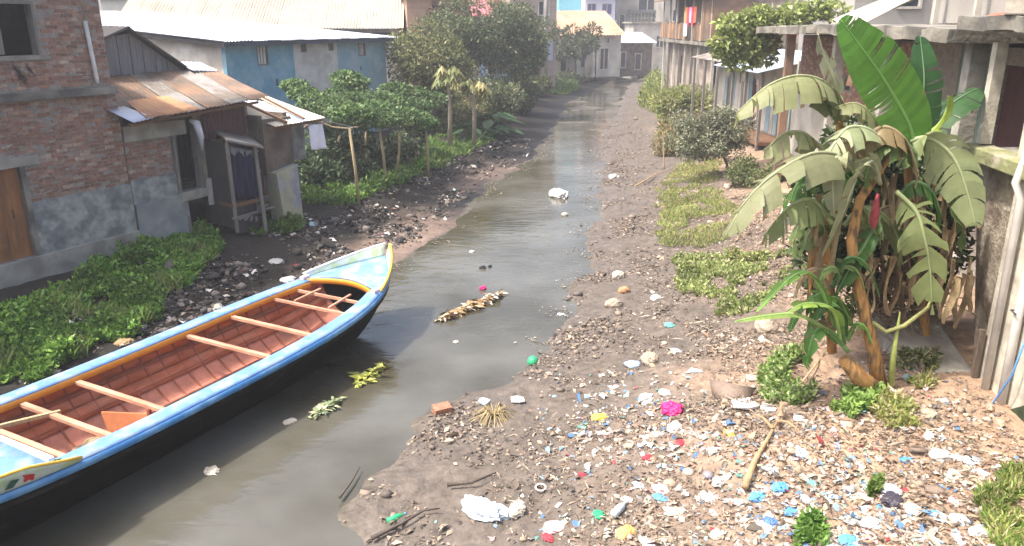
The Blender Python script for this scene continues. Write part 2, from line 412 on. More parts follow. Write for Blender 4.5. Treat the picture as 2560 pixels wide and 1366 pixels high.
# ------------------------------------------------------------------ bricks
BRICKC = [(.30, .165, .115), (.26, .14, .10), (.33, .19, .135), (.24, .14, .105), (.36, .245, .185), (.28, .165, .12), (.31, .165, .115), (.38, .28, .22)]
def brick_mesh(i, L=.235, H=.066, D=.05):
    b = MB(); random.seed(100 + i)
    c = BRICKC[i % len(BRICKC)]; f = random.uniform(.85, 1.15); b.cc = tuple(q * f for q in c)
    b.box(-L / 2, L / 2, -D / 2, D / 2, -H / 2, H / 2, jit=.006)
    me = bpy.data.meshes.new('brick'); me.from_pydata(b.v, [], b.f); me.update()
    a = me.color_attributes.new('Col', 'FLOAT_COLOR', 'POINT'); a.data.foreach_set('color', np.array([(*q, 1) for q in b.c], np.float32).ravel())
    me.materials.append(m_brick); return me
BRICKS = [brick_mesh(i) for i in range(16)]
def brickwork(parent, rects, y, holes=(), limit=300, off=None, step=.25, rise=.079):
    """courses of bricks on a wall face (outer skin at y); the `limit` largest-looking ones as own objects, the rest joined"""
    pos = []
    for (x0, x1, z0, z1) in rects:
        nz = int((z1 - z0) / rise)
        for j in range(nz):
            z = z0 + rise * (j + .5); o_ = (j % 2) * step / 2
            x = x0 - o_ + step / 2
            while x < x1 + step * .4:
                a, b = max(x - .1175, x0 + .004), min(x + .1175, x1 - .004)
                if b - a > .06 and not any(h[0] - .02 < b and a < h[1] + .02 and h[2] - .02 < z + .033 and z - .033 < h[3] + .02 for h in holes):
                    pos.append((a, b, z))
                x += step
    off = OFF[off.name]
    rest = MB(); k = 0
    random.seed(5)
    for (a, b, z) in pos:
        dy = random.uniform(-.010, .010)
        if b - a > .2 and k < limit:
            o = bpy.data.objects.new('brick', BRICKS[random.randrange(16)]); COL.objects.link(o); o.parent = parent
            o.location = Vector(((a + b) / 2, y + .018 + dy, z)) - off; o.scale = ((b - a) / .235, 1, 1); k += 1
            o.rotation_euler = (random.uniform(-.02, .02), random.uniform(-.012, .012), random.uniform(-.02, .02))
        else:
            c = random.choice(BRICKC); f = random.uniform(.85, 1.15); rest.cc = tuple(q * f for q in c)
            rest.box(a, b, y - .007 + dy, y + .04, z - .033, z + .033, jit=.004)
    if rest.v: tag(rest.build('brickwork', m_brick, parent), kind='stuff')

# ------------------------------------------------------------------ left row (frame along the house fronts, y inwards)
LF = Frame(-10.58, 15.14, 28)
def hollow(b, x0, x1, y0, y1, z0, z1, t=.15):       # back, sides and top of a room behind a front wall
    b.box(x0, x0 + t, y0, y1, z0, z1); b.box(x1 - t, x1, y0, y1, z0, z1); b.box(x0 + t, x1 - t, y1 - t, y1, z0, z1)
    b.box(x0 + t, x1 - t, y0, y1 - t, z1 - t, z1)
    return b

def brick_house():
    t = thing('brick_house', 'two storey bare brick house with orange boarded doorway and grey cement base', 'house', LF, (0, 2, .3))
    dh = (-1.0, .90, 1.27, 3.17); wh = (.72, 1.72, 5.38, 6.42)
    w = MB(); w.wall(-4, 3.35, 1.25, 4.52, .03, .25, [dh]); w.wall(-4, 3.21, 4.66, 7.0, -.07, .2, [wh])
    wo_ = w.build('wall', m_mortar, t)
    w = MB(); hollow(w, -4, 3.35, .25, 6, 1.25, 4.52); hollow(w, -4, 3.21, .2, 6, 4.66, 7.0); w.build('inner_wall', m_roomshade, t)
    brickwork(wo_, [(-.75, 3.35, 2.40, 4.50)], .03, [dh, (-1.2, 1.3, 3.17, 3.39)], 200, t)
    brickwork(wo_, [(-.2, 3.21, 4.70, 6.98)], -.07, [(wh[0] - .06, wh[1] + .06, wh[2] - .1, wh[3] + .3)], 100, t)
    p = MB(); p.wall(-4, 3.36, 1.24, 2.41, .0, .05, [dh]); p.build('cement_band', m_cement, t)
    MB().wall(-4, 3.40, -.2, 1.26, -.04, .3).build('plinth', m_conc, t, bevel=.01)
    MB().box(-1.2, 1.3, -.03, .2, 3.18, 3.38).build('lintel', m_conc, t, bevel=.01)
    MB().box(.90, 1.0, -.02, .1, 1.27, 3.18).build('door_frame', m_conc_d, t)
    d = MB().box(-1.0, .45, .10, .14, 1.275, 3.165).build('door', m_orange, t)
    MB().box(.45, .895, .105, .145, 1.275, 3.165).build('board', m_orange, d)
    MB().box(.445, .46, .085, .10, 1.28, 3.16).build('batten', m_orange, d)
    for z in (1.55, 2.85): MB().box(-.95, .43, .075, .099, z, z + .09).build('batten', m_orange, d)
    MB().tube([(.62, .08, 2.15), (.62, .05, 2.17), (.62, .05, 2.29), (.62, .08, 2.31)], .012, 6).build('handle', m_tin_dark, d)
    MB().box(-4.2, 3.30, -.16, .3, 4.50, 4.66, jit=.01).build('floor_slab', m_conc_d, t, bevel=.01)
    wf = MB(); wf.box(wh[0], wh[0] + .05, -.11, .02, wh[2], wh[3]); wf.box(wh[1] - .05, wh[1], -.11, .02, wh[2], wh[3]); wf.box(wh[0] + .05, wh[1] - .05, -.11, .02, wh[3] - .05, wh[3])
    wi = wf.build('window', m_greywood, t)
    MB().box(wh[0] - .05, wh[1] + .12, -.14, .03, wh[2] - .09, wh[2] - .002).build('sill', m_conc_d, wi)
    MB().box(wh[0] + .06, wh[0] + .30, -.05, -.02, wh[2] + .03, wh[3] - .06).build('shutter', m_greywood, wi)
    MB().tube([(2.78, -.13, 6.05), (2.84, -.13, 4.85), (2.83, -.16, 4.74)], .045, 10).build('drain_pipe', m_pvc, t, smooth=True)
    MB().box(-4.3, 3.5, -.3, 6.2, 7.0, 7.12).build('roof_slab', m_conc, t)
    so = M('soot', (.03, .026, .023), .95, .4, 6, bump=.2); nt = so.node_tree
    tc = nt.nodes.new('ShaderNodeTexCoord'); vm = nt.nodes.new('ShaderNodeVectorMath'); vm.operation = 'DISTANCE'; vm.inputs[1].default_value = (.5, .5, .55)
    nt.links.new(tc.outputs['Generated'], vm.inputs[0]); nz = nt.nodes.new('ShaderNodeTexNoise'); nz.inputs['Scale'].default_value = 5; nz.inputs['Detail'].default_value = 6; nt.links.new(tc.outputs['Generated'], nz.inputs['Vector'])
    mt = nt.nodes.new('ShaderNodeMath'); mt.operation = 'MULTIPLY_ADD'; mt.inputs[1].default_value = .55; nt.links.new(nz.outputs['Fac'], mt.inputs[0]); ms = nt.nodes.new('ShaderNodeMath'); ms.operation = 'MULTIPLY'; ms.inputs[1].default_value = -1; nt.links.new(vm.outputs['Value'], ms.inputs[0]); nt.links.new(ms.outputs[0], mt.inputs[2])
    mr_ = nt.nodes.new('ShaderNodeMapRange'); mr_.inputs[1].default_value = -.12; mr_.inputs[2].default_value = .12; mr_.inputs[4].default_value = .92; nt.links.new(mt.outputs[0], mr_.inputs[0]); nt.links.new(mr_.outputs[0], nt.nodes['Principled BSDF'].inputs['Alpha'])
    MB().grid(lambda u, v: (.85 + .8 * u, -.094 - .004 * math.sin(9 * u + 4 * v), 4.62 + .72 * v), 8, 8).build('soot_stain', so, t)
    return t
brick_house()

def low_house():
    t = thing('low_brick_house', 'low brick house with rusty tin roof and dark open doorway', 'house', LF, (5, 2, .5))
    dh = (4.74, 5.45, 1.92, 3.36)
    w = MB(); w.wall(3.42, 4.70, 1.2, 3.34, .10, .3); w.wall(5.47, 7.3, 1.9, 3.9, .12, .3); wo_ = w.build('wall', m_mortar, t)
    w = MB(); w.box(3.42, 7.3, 3.2, 3.4, 1.2, 3.9); w.box(7.15, 7.3, .3, 3.2, 1.9, 3.9); w.box(3.42, 3.55, .3, 3.2, 1.2, 3.9); w.build('inner_wall', m_roomshade, t)
    brickwork(wo_, [(3.42, 4.66, 2.45, 3.33)], .10, [], 90, t)
    brickwork(wo_, [(6.75, 7.3, 3.05, 3.85)], .12, [], 30, t)
    MB().box(3.42, 4.70, .06, .10, 1.85, 2.44).build('cement_band', m_cement, t)
    MB().wall(3.44, 4.95, .4, 1.86, .03, .3).build('plinth', M('pale_cement', (.30, .32, .32), .9, .25, 4, col2=(.19, .22, .23), mixscale=2, bump=.3), t, bevel=.01)
    MB().box(3.40, 5.15, .02, .35, 3.35, 3.72).build('ring_beam', m_conc, t, bevel=.012)
    MB().box(4.70, 4.78, .0, .16, 1.9, 3.35).build('door_post', m_greywood, t)
    MB().box(5.40, 5.50, .0, .16, 1.9, 3.6).build('door_post', m_greywood, t)
    MB().box(4.3, 6.3, .3, 3.2, 1.80, 1.9).build('floor', m_conc_d, t)
    MB().box(4.72, 5.9, -.05, .3, 1.70, 1.92).build('door_sill', m_conc, t)
    MB().box(5.50, 6.35, .07, .12, 1.92, 3.2).build('plaster_panel', m_yellowpl, t)
    MB().box(5.55, 5.75, -.06, -.0, 1.45, 2.15).build('white_board', m_white, t)
    corr((5.65, -.02, 3.12), (7.1, -.02, 3.12), (5.65, .02, 3.98), (7.1, .02, 3.98), 12, .012).build('wall_sheet', m_maroon, t, solid=.006)
    MB().tube([(5.2, -.1, 3.70), (5.28, -.22, 3.62), (5.34, -.25, 3.3), (5.42, -.14, 2.9)], [.05, .1, .08, .02], 8).build('hanging_rag', m_cloth_w, t, smooth=True)
    # rusted roof sheets, each laid a little differently, falling to the stream
    zs = lambda u: 4.72 + .05 * u
    mats = [m_rust, m_rust, m_tin_g, m_rust, m_tin_g, m_rust, m_rust_o, m_tin_g]
    x = 3.25
    for i in range(6):
        a, b = x, x + .72; sk = .55
        corr((a, -.62 + random.uniform(-.08, .08), 3.86 + .045 * i), (b, -.62 + random.uniform(-.08, .08), 3.86 + .045 * (i + 1)), (a + sk, 2.0, 4.72 + .01 * i), (b + sk, 2.0, 4.74 + .01 * i), 6, .016, 4, .03, .01).build('roof_sheet', mats[i], t, solid=.006, smooth=True)
        x += .69
    corr((3.55, -.66, 3.94), (5.15, -.63, 3.99), (3.75, .25, 4.27), (4.9, .28, 4.30), 10, .014, 3, .02).build('roof_patch', m_rust_o, t, solid=.006, smooth=True)
    corr((3.15, -.70, 3.88), (3.75, -.66, 3.93), (3.05, .0, 4.14), (3.55, .1, 4.17), 5, .012, 3).build('roof_patch', m_tin_w, t, solid=.006, smooth=True)
    corr((6.7, -.55, 4.10), (7.35, -.5, 4.0), (8.0, 2.2, 4.42), (8.5, 2.2, 4.3), 4, .012, 3).build('roof_sheet', m_tin_c, t, solid=.006)
    MB().bar((3.2, -.5, 3.80), (7.2, -.42, 3.98), .06).build('roof_batten', m_brownwood, t)
    for x in (4.9, 5.9):
        MB().bar((x, .05, .5), (x, .1, 1.82), .1).build('stilt', m_greywood, t)
    MB().bar((6.3, -.2, .7), (6.3, .1, 1.9), .09).build('stilt', m_greywood, t)
low_house()

def grey_shed():
    t = thing('grey_tin_shed', 'grey tin shed with black sloping roof edge beside brick house', 'shed', LF, (5, 3, 1))
    MB().add([(3.4, 2.2, 1.1), (7.2, 2.2, 1.1), (7.2, 2.2, 4.65), (5.55, 2.2, 5.75), (4.9, 2.2, 5.68), (3.4, 2.2, 5.1)], [(0, 1, 2, 3, 4, 5)]).build('end_wall', m_tin_gw, t, solid=.05)
    for k in range(9):
        x = 3.7 + k * .36; z1 = 5.2 + (x - 3.4) * .33 if x < 5 else 5.75 - max(0, x - 5.55) * .667
        MB().bar((x, 2.165, 4.0), (x, 2.165, z1 - .05), .025, .02).build('rib', m_tin_gw, t)
    corr((5.4, 1.95, 5.90), (5.4, 6.2, 5.95), (7.6, 1.95, 4.5), (7.6, 6.2, 4.55), 18, .02).build('roof_sheet', m_tin_dark, t, solid=.05)
    corr((5.42, 1.95, 5.90), (5.42, 6.2, 5.95), (3.3, 1.95, 5.15), (3.3, 6.2, 5.2), 18, .02).build('roof_sheet', m_tin_dark, t, solid=.05)
    MB().box(3.4, 7.0, 6.0, 6.1, 1.1, 4.4).build('back_wall', m_tin_gw, t)
    corr((7.0, 1.7, 4.76), (7.85, 1.7, 4.70), (7.0, 2.4, 4.98), (7.85, 2.4, 4.92), 6, .012).build('roof_patch', m_tin_w, t, solid=.03)
grey_shed()

OHF = Frame(*LF.w(.45, .42)[:2], 28)
def outhouse():
    t = thing('outhouse', 'tiny stilt outhouse with flat grey roof and dark blue curtain', 'outhouse', OHF, (5.9, -.6, .6))
    MB().hexa([(5.0, -1.45, 3.20), (6.15, -1.5, 2.86), (6.95, -.15, 2.98), (5.75, -.05, 3.34)][::1], [(5.0, -1.45, 3.26), (6.15, -1.5, 2.92), (6.95, -.15, 3.04), (5.75, -.05, 3.40)]).build('roof', m_tin_g, t)
    def cur(u, v): return (5.22 + .85 * u, -1.22 + .035 * math.sin(u * 30) - .05 * u, 2.95 - .2 * u - v * 1.28)
    MB().grid(cur, 40, 6).build('curtain', m_curtain, t, smooth=True, solid=.01)
    MB().grid(lambda u, v: (5.25 + .8 * u, -1.27 - .03 * math.sin(u * 18), 3.02 - .22 * u - v * (.16 + .06 * math.sin(u * 14))), 24, 2).build('valance', M('grey_rag', (.20, .21, .24), .9, .3, 6, bump=.2), t, solid=.01)
    MB().bar((6.08, -1.35, .55), (6.02, -1.32, 2.9), .09).build('post', m_greywood, t)
    MB().bar((5.15, -1.3, .8), (5.12, -1.3, 3.15), .07).build('post', m_greywood, t)
    MB().bar((6.78, -.3, .8), (6.74, -.3, 2.95), .07).build('post', m_greywood, t)
    s = MB().hexa([(6.10, -1.30, 1.72), (6.72, -.35, 1.80), (6.75, -.32, 1.80), (6.13, -1.27, 1.72)], [(6.06, -1.30, 2.86), (6.70, -.35, 2.92), (6.73, -.32, 2.92), (6.09, -1.27, 2.86)]).build('side_screen', m_mesh, t)
    for z in (1.78, 2.28, 2.80): MB().bar((6.1, -1.34, z), (6.76, -.36, z + .06), .04).build('rail', m_greywood, s)
    MB().hexa([(5.1, -1.3, 1.45), (6.1, -1.3, 1.45), (6.75, -.3, 1.5), (5.3, .0, 1.5)], [(5.1, -1.3, 1.55), (6.1, -1.3, 1.55), (6.75, -.3, 1.6), (5.3, .0, 1.6)]).build('floor', m_brownwood, t)
    MB().box(5.3, 6.6, -.1, -.04, .6, 2.95).build('back_wall', m_tin_dark, t)
    MB().hexa([(5.12, -1.25, .9), (5.17, -1.25, .9), (5.32, -.1, .9), (5.27, -.1, .9)], [(5.12, -1.25, 3.05), (5.17, -1.25, 3.05), (5.32, -.1, 3.2), (5.27, -.1, 3.2)]).build('side_wall', m_tin_dark, t)
    MB().box(5.25, 6.0, -1.18, -1.14, .7, 1.5).build('skirt_board', m_tin_dark, t)
    for i in range(5): MB().bar((5.0 + .2 * i, -1.35, 1.2 - .06 * i), (6.7, -1.1 + .2 * i, 1.15 + .05 * i), .05).build('loose_plank', m_greywood, t)
outhouse()

def plaster_shack():
    t = thing('plaster_shack', 'brown plastered shack with pale tin roof and bluish cement block base', 'shack', LF, (8, 1, .8))
    w = MB(); w.wall(7.25, 8.35, 2.0, 3.5, -.45, -.3); w.box(8.2, 8.35, -.3, 2.8, 1.4, 3.6); w.box(7.25, 8.2, 2.6, 2.8, 1.4, 3.6); w.box(7.25, 7.4, -.3, 2.6, 1.4, 3.6)
    w.build('wall', m_brownpl, t)
    b = MB().hexa([(7.42, -.78, .6), (8.22, -.74, .6), (8.3, -.3, .6), (7.4, -.3, .6)], [(7.36, -.70, 2.05), (8.24, -.66, 2.18), (8.3, -.3, 2.18), (7.36, -.3, 2.05)])
    b.build('cement_block', M('mossy_cement', (.37, .36, .25), .9, .2, 4, col2=(.27, .29, .33), mixscale=1.4, bump=.3), t, bevel=.015)
    x = 7.2
    for i in range(3):
        corr((x + .1, -.85, 3.34 + .01 * i), (x + .8, -.85, 3.36 + .01 * i), (x + .75, 2.7, 3.98), (x + 1.5, 2.7, 3.98), 6, .014, 3, .02).build('roof_sheet', (m_tin_c, m_tin_w, m_tin_c)[i], t, solid=.008)
        x += .66
    MB().bar((7.2, -.75, 3.29), (9.25, -.75, 3.31), .06).build('roof_batten', m_brownwood, t)
    MB().bar((7.7, -.9, 3.42), (8.5, 2.4, 4.06), .07).build('roof_pole', m_brownwood, t)
    MB().bar((8.4, -.9, 3.45), (9.5, 2.2, 4.02), .05).build('roof_pole', m_brownwood, t)
    MB().box(8.5, 9.0, -.3, -.25, 2.2, 3.25).build('side_panel', m_cement, t)
plaster_shack()

c = thing('hanging_cloth', 'white cloth hung to dry under the shack eave', 'cloth', LF, (9.0, -.75, 2.4))
MB().grid(lambda u, v: (8.68 + .58 * u, -.80 + .03 * math.sin(u * 9 + v * 2) - .05 * v, 3.24 - .72 * v - .03 * u), 14, 10).build('sheet', m_cloth_w, c, smooth=True, solid=.008)
MB().tube([(8.4, -.8, 3.30), (8.9, -.8, 3.25), (9.6, -.8, 3.22), (10.6, -1.0, 2.95)], .012, 5).build('line', m_greywood, c)

def blue_house():
    t = thing('blue_white_house', 'long blue and white painted house with white tin roof', 'house', LF, (18, 9, .9))
    Y = 7.35
    seg = [(13.37, 17.0, m_blue, 'blue_wall'), (17.0, 19.75, m_white, 'white_wall'), (19.75, 23.3, m_blueg, 'grey_blue_wall')]
    holes = [(14.95, 15.55, 4.40, 5.14), (17.45, 17.8, 4.83, 5.18), (19.2, 19.5, 4.85, 5.18), (21.25, 21.75, 4.55, 5.12), (15.85, 16.0, 3.55, 3.85), (21.3, 21.45, 3.9, 4.1)]
    for x0, x1, m, n in seg: MB().wall(x0, x1, .6, 5.30, Y, Y + .2, holes).build(n, m, t)
    MB().box(13.37, 13.57, Y + .2, 23, .6, 5.4).build('end_wall', m_white, t)
    MB().box(23.1, 23.3, Y + .2, 23, .6, 5.4).build('end_wall', m_blueg, t)
    MB().box(13.57, 23.1, 22.8, 23, .6, 6.2).build('back_wall', m_white, t)
    for (a, b, c_, d) in holes[:4]:
        w_ = MB(); w_.box(a, a + .04, Y - .02, Y + .1, c_, d); w_.box(b - .04, b, Y - .02, Y + .1, c_, d); w_.box(a + .04, b - .04, Y - .02, Y + .1, c_, c_ + .04)
        wi = w_.build('window', m_greywood, t)
        if b - a > .45:
            for k in range(3): MB().box(a + .06 + k * (b - a - .12) / 3, a + .04 + (k + .85) * (b - a - .12) / 3, Y + .03, Y + .05, c_ + .05, d - .02).build('slat', m_white, wi)
    MB().box(13.37, 16.95, Y - .05, Y - .005, .6, 1.6).build('skirting', m_conc, t)
    n = 15; x = 12.95
    dx = (23.75 - 12.95) / n
    for i in range(n):
        corr((x, Y - .45 + random.uniform(-.07, .05), 5.36 + .018 * (i % 2)), (x + dx + .05, Y - .45 + random.uniform(-.07, .05), 5.36 + .018 * (i % 2)), (x, 24.5, 6.62 + .018 * (i % 2)), (x + dx + .05, 24.5, 6.62 + .018 * (i % 2)), 5, .022, 2).build('roof_sheet', m_tin_w, t, solid=.01)
        x += dx
    MB().box(12.95, 23.7, Y - .43, Y - .38, 5.18, 5.31).build('fascia', M('blue_fascia', (.035, .05, .075), .8, .2, 3), t)
    MB().bar((13.1, Y - .4, 5.22), (13.1, 24, 6.45), .08, .16).build('verge_board', m_tin_dark, t)
blue_house()

def cream_house():
    fr = Frame(-17.5, 49.5, 84)
    t = thing('cream_roof_hall', 'large hall with wide cream corrugated tin roof behind blue house', 'building', fr, (5, 4, 1))
    w = MB(); w.box(-6, 10.6, .5, .7, 1, 5.6); w.box(-6, -5.8, .7, 9, 1, 5.6); w.box(-6, 10.6, 9, 9.2, 1, 5.6); w.build('wall', m_white, t)
    n = 18; x = -6.5; dx = 17.3 / n
    for i in range(n):
        corr((x, -.3, 5.72), (x + dx + .03, -.3, 5.72), (x + .0, 7, 9.0), (x + dx + .03, 7, 9.0), 5, .035, 2).build('roof_sheet', m_tin_c, t, solid=.015); x += dx
    corr((-6.5, 14.3, 5.72), (10.8, 14.3, 5.72), (-6.5, 7, 9.0), (10.8, 7, 9.0), 30, .035, 2).build('back_roof', m_tin_c, t, solid=.015)
    gm = M('tan_brick_gable', (.40, .24, .155), .9, .25, 8, col2=(.28, .16, .11), mixscale=2, bump=.3)
    MB().add([(10.6, .5, 1), (10.6, 9, 1), (10.6, 9, 8.0), (10.6, 7, 8.9), (10.6, .5, 5.9)], [(0, 1, 2, 3, 4)]).build('gable_wall', gm, t, solid=.25)
    for k, (a, b) in enumerate(((4.5, 6.0), (7.4, 8.0), (8.8, 10.2))): MB().box(a, b, .44, .5, 4.9, 5.45).build('window', m_black, t)
    MB().box(6.3, 7.2, .4, .5, 4.9, 5.4).build('shutter', m_pvc, t)
cream_house()

def tan_annex():
    fr = Frame(-6.4, 50, 80)
    t = thing('tan_gable_house', 'tan brick gable house with broken tin canopy among the trees', 'house', fr, (1, 1, 1))
    w = MB(); w.wall(0, 1.5, 1, 7.6, .0, .2, []); w.wall(1.5, 3.8, 1, 7.4, .4, .6, [(2.0, 2.7, 5.6, 6.6)]); w.box(0, .2, .2, 5, 1, 7.6); w.box(3.6, 3.8, .6, 5, 1, 7.4); w.box(0, 3.8, 5, 5.2, 1, 7.4)
    w.build('wall', M('tan_plaster', (.42, .26, .175), .9, .2, 5, bump=.3), t)
    MB().hexa([(1.3, -.6, 6.6), (3.9, -.6, 6.35), (3.9, .6, 6.9), (1.3, .6, 7.1)], [(1.3, -.6, 6.66), (3.9, -.6, 6.41), (3.9, .6, 6.96), (1.3, .6, 7.16)]).build('canopy', m_maroon, t)
    MB().box(-.3, 4.2, -.3, 5.3, 7.6, 7.75).build('roof', m_tin_dark, t)
    MB().hexa([(1.9, -.2, 5.1), (2.7, -.2, 5.1), (2.7, .4, 5.3), (1.9, .4, 5.3)], [(1.9, -.15, 5.9), (2.7, -.15, 5.7), (2.7, .4, 5.7), (1.9, .4, 5.9)]).build('crate_panel', m_cement, t)
tan_annex()

# ------------------------------------------------------------------ far houses closing the view
def block(name, label, fr, x1, dep, z0, z1, mat, wins=(), roof=None, roofm=None, group=None, cat='house', frm=None, over=.3, pane=None):
    t = thing(name, label, cat, fr, (x1 / 2, dep / 2, z0), group)
    w = MB(); w.wall(0, x1, z0, z1, 0, .2, wins); w.box(0, .2, .2, dep, z0, z1); w.box(x1 - .2, x1, .2, dep, z0, z1); w.box(.2, x1 - .2, dep - .2, dep, z0, z1)
    w.box(.2, x1 - .2, 1.2, 1.3, z0, z1 - .1)
    w.build('wall', mat, t)
    for (a, b, c_, d) in wins:
        e = .09; f = MB(); f.box(a, a + e, -.05, .12, c_, d); f.box(b - e, b, -.05, .12, c_, d); f.box(a + e, b - e, -.05, .12, d - e, d); f.box(a + e, b - e, -.08, .12, c_, c_ + e)
        if b - a > .9: f.box((a + b) / 2 - .04, (a + b) / 2 + .04, -.04, .12, c_ + e, d - e)
        wi = f.build('window', frm or m_white, t)
        MB().box(a + e, b - e, .13, .16, c_ + e, d - e).build('pane', pane or m_glass, wi)
    if roof == 'flat': MB().box(-over, x1 + over, -over, dep + over, z1, z1 + .18).build('roof', roofm or m_conc, t)
    elif roof:                                   # pitched, falling to the front
        n = max(3, int(x1 / 1.1)); dx = (x1 + 2 * over) / n
        for i in range(n):
            corr((-over + i * dx, -.6, z1 - .05), (-over + (i + 1) * dx, -.6, z1 - .05), (-over + i * dx, dep, z1 + roof), (-over + (i + 1) * dx, dep, z1 + roof), 4, .04, 2).build('roof_sheet', roofm, t, solid=.02)
        MB().add([(0, .2, z1), (0, dep, z1), (0, dep, z1 + roof * .93)], [(0, 1, 2)]).build('gable', mat, t, solid=.1)
        MB().add([(x1, .2, z1), (x1, dep, z1), (x1, dep, z1 + roof * .93)], [(0, 1, 2)]).build('gable', mat, t, solid=.1)
    return t
m_turq = M('turquoise_paint', (.20, .55, .66), .8, .1, 2, bump=.05)
m_lilac = M('lilac_paint', (.58, .58, .72), .8, .08, 2, bump=.05)
m_bluewin = M('blue_window', (.05, .06, .22), .4, .2, 2, bump=0)
m_greywall = M('grey_wall', (.36, .345, .32), .9, .2, 1.2, col2=(.24, .225, .21), mixscale=.6, bump=.2)
m_greydk = M('dark_grey_wall', (.17, .18, .20), .9, .25, 1.2, bump=.2)
m_tile = M('faded_orange_roof', (.50, .31, .20), .85, .18, 2, col2=(.38, .22, .14), mixscale=.7, bump=.2)
m_pinkroof = M('faded_red_roof', (.36, .11, .13), .8, .2, 2, bump=.1)
m_palewall = M('pale_wall', (.52, .50, .45), .85, .15, 1.5, col2=(.38, .36, .32), mixscale=.6, bump=.1)

fa = Frame(6.4, 112, 88)
b = block('turquoise_house', 'bright turquoise apartment house above the orange roof', fa, 5.2, 8, 1, 14, m_turq, [(.6, 1.9, 5.0, 6.2), (3.4, 3.9, 7.6, 8.5)], 'flat')
b = block('lilac_apartment_house', 'pale lilac apartment house with pairs of dark blue windows', Frame(9.6, 108, 88), 4.0, 8, 1, 14, m_lilac,
          [(.25, 1.5, 4.0 + k * 3.1, 5.4 + k * 3.1) for k in range(3)] + [(2.2, 3.6, 4.0 + k * 3.1, 5.4 + k * 3.1) for k in range(3)], 'flat', pane=m_bluewin)
for k in range(2):
    MB().box(-.2, 4.2, -.5, -.06, 6.15 + 3.1 * k, 6.4 + 3.1 * k).build('balcony_ledge', m_white, b)
g = block('grey_balcony_house', 'weathered grey house with latticed balcony over the stream', Frame(14.2, 112, 86), 6.2, 8, .5, 12, m_greywall, [(.5, 1.3, 5.2, 7.2), (3.0, 5.6, 7.6, 9.6)], 'flat')
for i in range(9): MB().box(1.9 + i * .48, 2.0 + i * .48, -.7, -.62, 4.6, 7.4).build('lattice_bar', m_palewall, g)
for j in range(5): MB().box(1.8, 5.9, -.74, -.70, 4.6 + j * .68, 4.7 + j * .68).build('lattice_bar', m_palewall, g)
MB().box(1.7, 6.0, -.8, 0, 4.3, 4.55).build('balcony_floor', m_conc, g)
MB().box(1.7, 6.0, -.9, 0, 7.5, 7.75).build('canopy', m_greydk, g)
block('slate_blue_house', 'dark slate blue house closing off the end of the stream', Frame(17.5, 126, 90), 10, 8, -.2, 11, m_greydk, [(1.2, 2.2, 1.5, 4.2), (1.0, 2.6, 6, 7.6), (4.4, 5.8, 6, 7.6)], 'flat')
block('tall_concrete_house', 'tall bare concrete house behind the wooden balcony', Frame(20.2, 108, 80), 9, 8, .5, 16, m_greywall, [(1 + k * 2.2, 2.2 + k * 2.2, z, z + 1.6) for k in range(3) for z in (3, 6.2, 9.4)], 'flat')
h = block('orange_roof_house', 'low pale house with faded orange roof and creeper', Frame(3.9, 82, 76), 7.6, 6, .7, 4.9, m_palewall, [(3.2, 3.8, 1.6, 3.4), (5.3, 6.3, 1.4, 3.6), (5.0, 5.4, 4.0, 4.6), (6.0, 6.4, 4.0, 4.6), (1.0, 1.8, 1.2, 2.6)], 2.4, m_tile)
MB().hexa([(-.3, -1.8, 3.0), (2.2, -1.8, 3.0), (2.2, -.02, 3.3), (-.3, -.02, 3.3)], [(-.3, -1.8, 3.06), (2.2, -1.8, 3.06), (2.2, -.02, 3.36), (-.3, -.02, 3.36)]).build('white_awning', m_tin_w, h)
for x in (2.7, 4.4, 4.8): MB().box(x, x + .25, -.5, -.05, .7, 4.0).build('pillar', m_white, h)
block('tin_lean_to', 'small brown lean-to with white canopy at the stream bend', Frame(11.6, 90, 80), 4.2, 5, .3, 4.0, m_brownpl, [(.5, 1.2, 1.2, 3.0), (2.2, 3.0, 1.0, 2.8)], 1.0, m_tin_w)
block('rubble_wall_house', 'pale rubble-walled house beyond the lean-to', Frame(14.6, 98, 86), 5.0, 5, .2, 6.0, m_palewall, [(.5, 1.5, 3.2, 4.6), (2.8, 3.8, 3.2, 4.6)], 'flat')
h = block('pole_side_house', 'grey house half hidden behind the dark tree and pole', Frame(-.2, 68, 80), 4.0, 6, .8, 8.6, M('pink_grey_wall', (.33, .27, .25), .9, .2, 2, bump=.2), [(2.4, 3.4, 6.6, 7.8), (1.0, 2.0, 3.4, 5.2)], 'flat')
MB().box(-.4, 4.4, -1.2, 0, 5.4, 5.55).build('canopy', m_conc_d, h)
MB().box(3.0, 3.7, -.1, -.02, 3.0, 5.2).build('shutter', m_tin_w, h)
block('red_roof_house', 'house with faded red roof seen above the tree tops', Frame(-7.5, 66, 84), 7.5, 7, 1, 6.6, m_palewall, [(1, 2, 4, 5.4), (4.4, 5.4, 4, 5.4)], 1.6, m_pinkroof)
block('pale_back_house', 'pale house with turquoise roof edge far behind brick house', Frame(-36, 72, 92), 13, 8, 1, 8.0, m_palewall, [(2 + 3 * k, 3.4 + 3 * k, 5, 6.6) for k in range(4)], 'flat', m_turq)
block('rusty_back_house', 'low rusty roofed house between pale house and hall', Frame(-23.5, 66, 90), 9, 6, 1, 6.4, m_white, [(1.5, 2.6, 4.6, 5.8), (5, 6.2, 4.6, 5.8)], 1.2, m_rust)
block('sky_blue_shed', 'small sky blue shed glimpsed between the trees', Frame(-2.3, 58, 88), 2.2, 3, 1, 4.9, M('sky_blue', (.30, .46, .66), .8, .1, 2), [(.5, 1.1, 2.4, 3.8)], 'flat', m_tin_g)

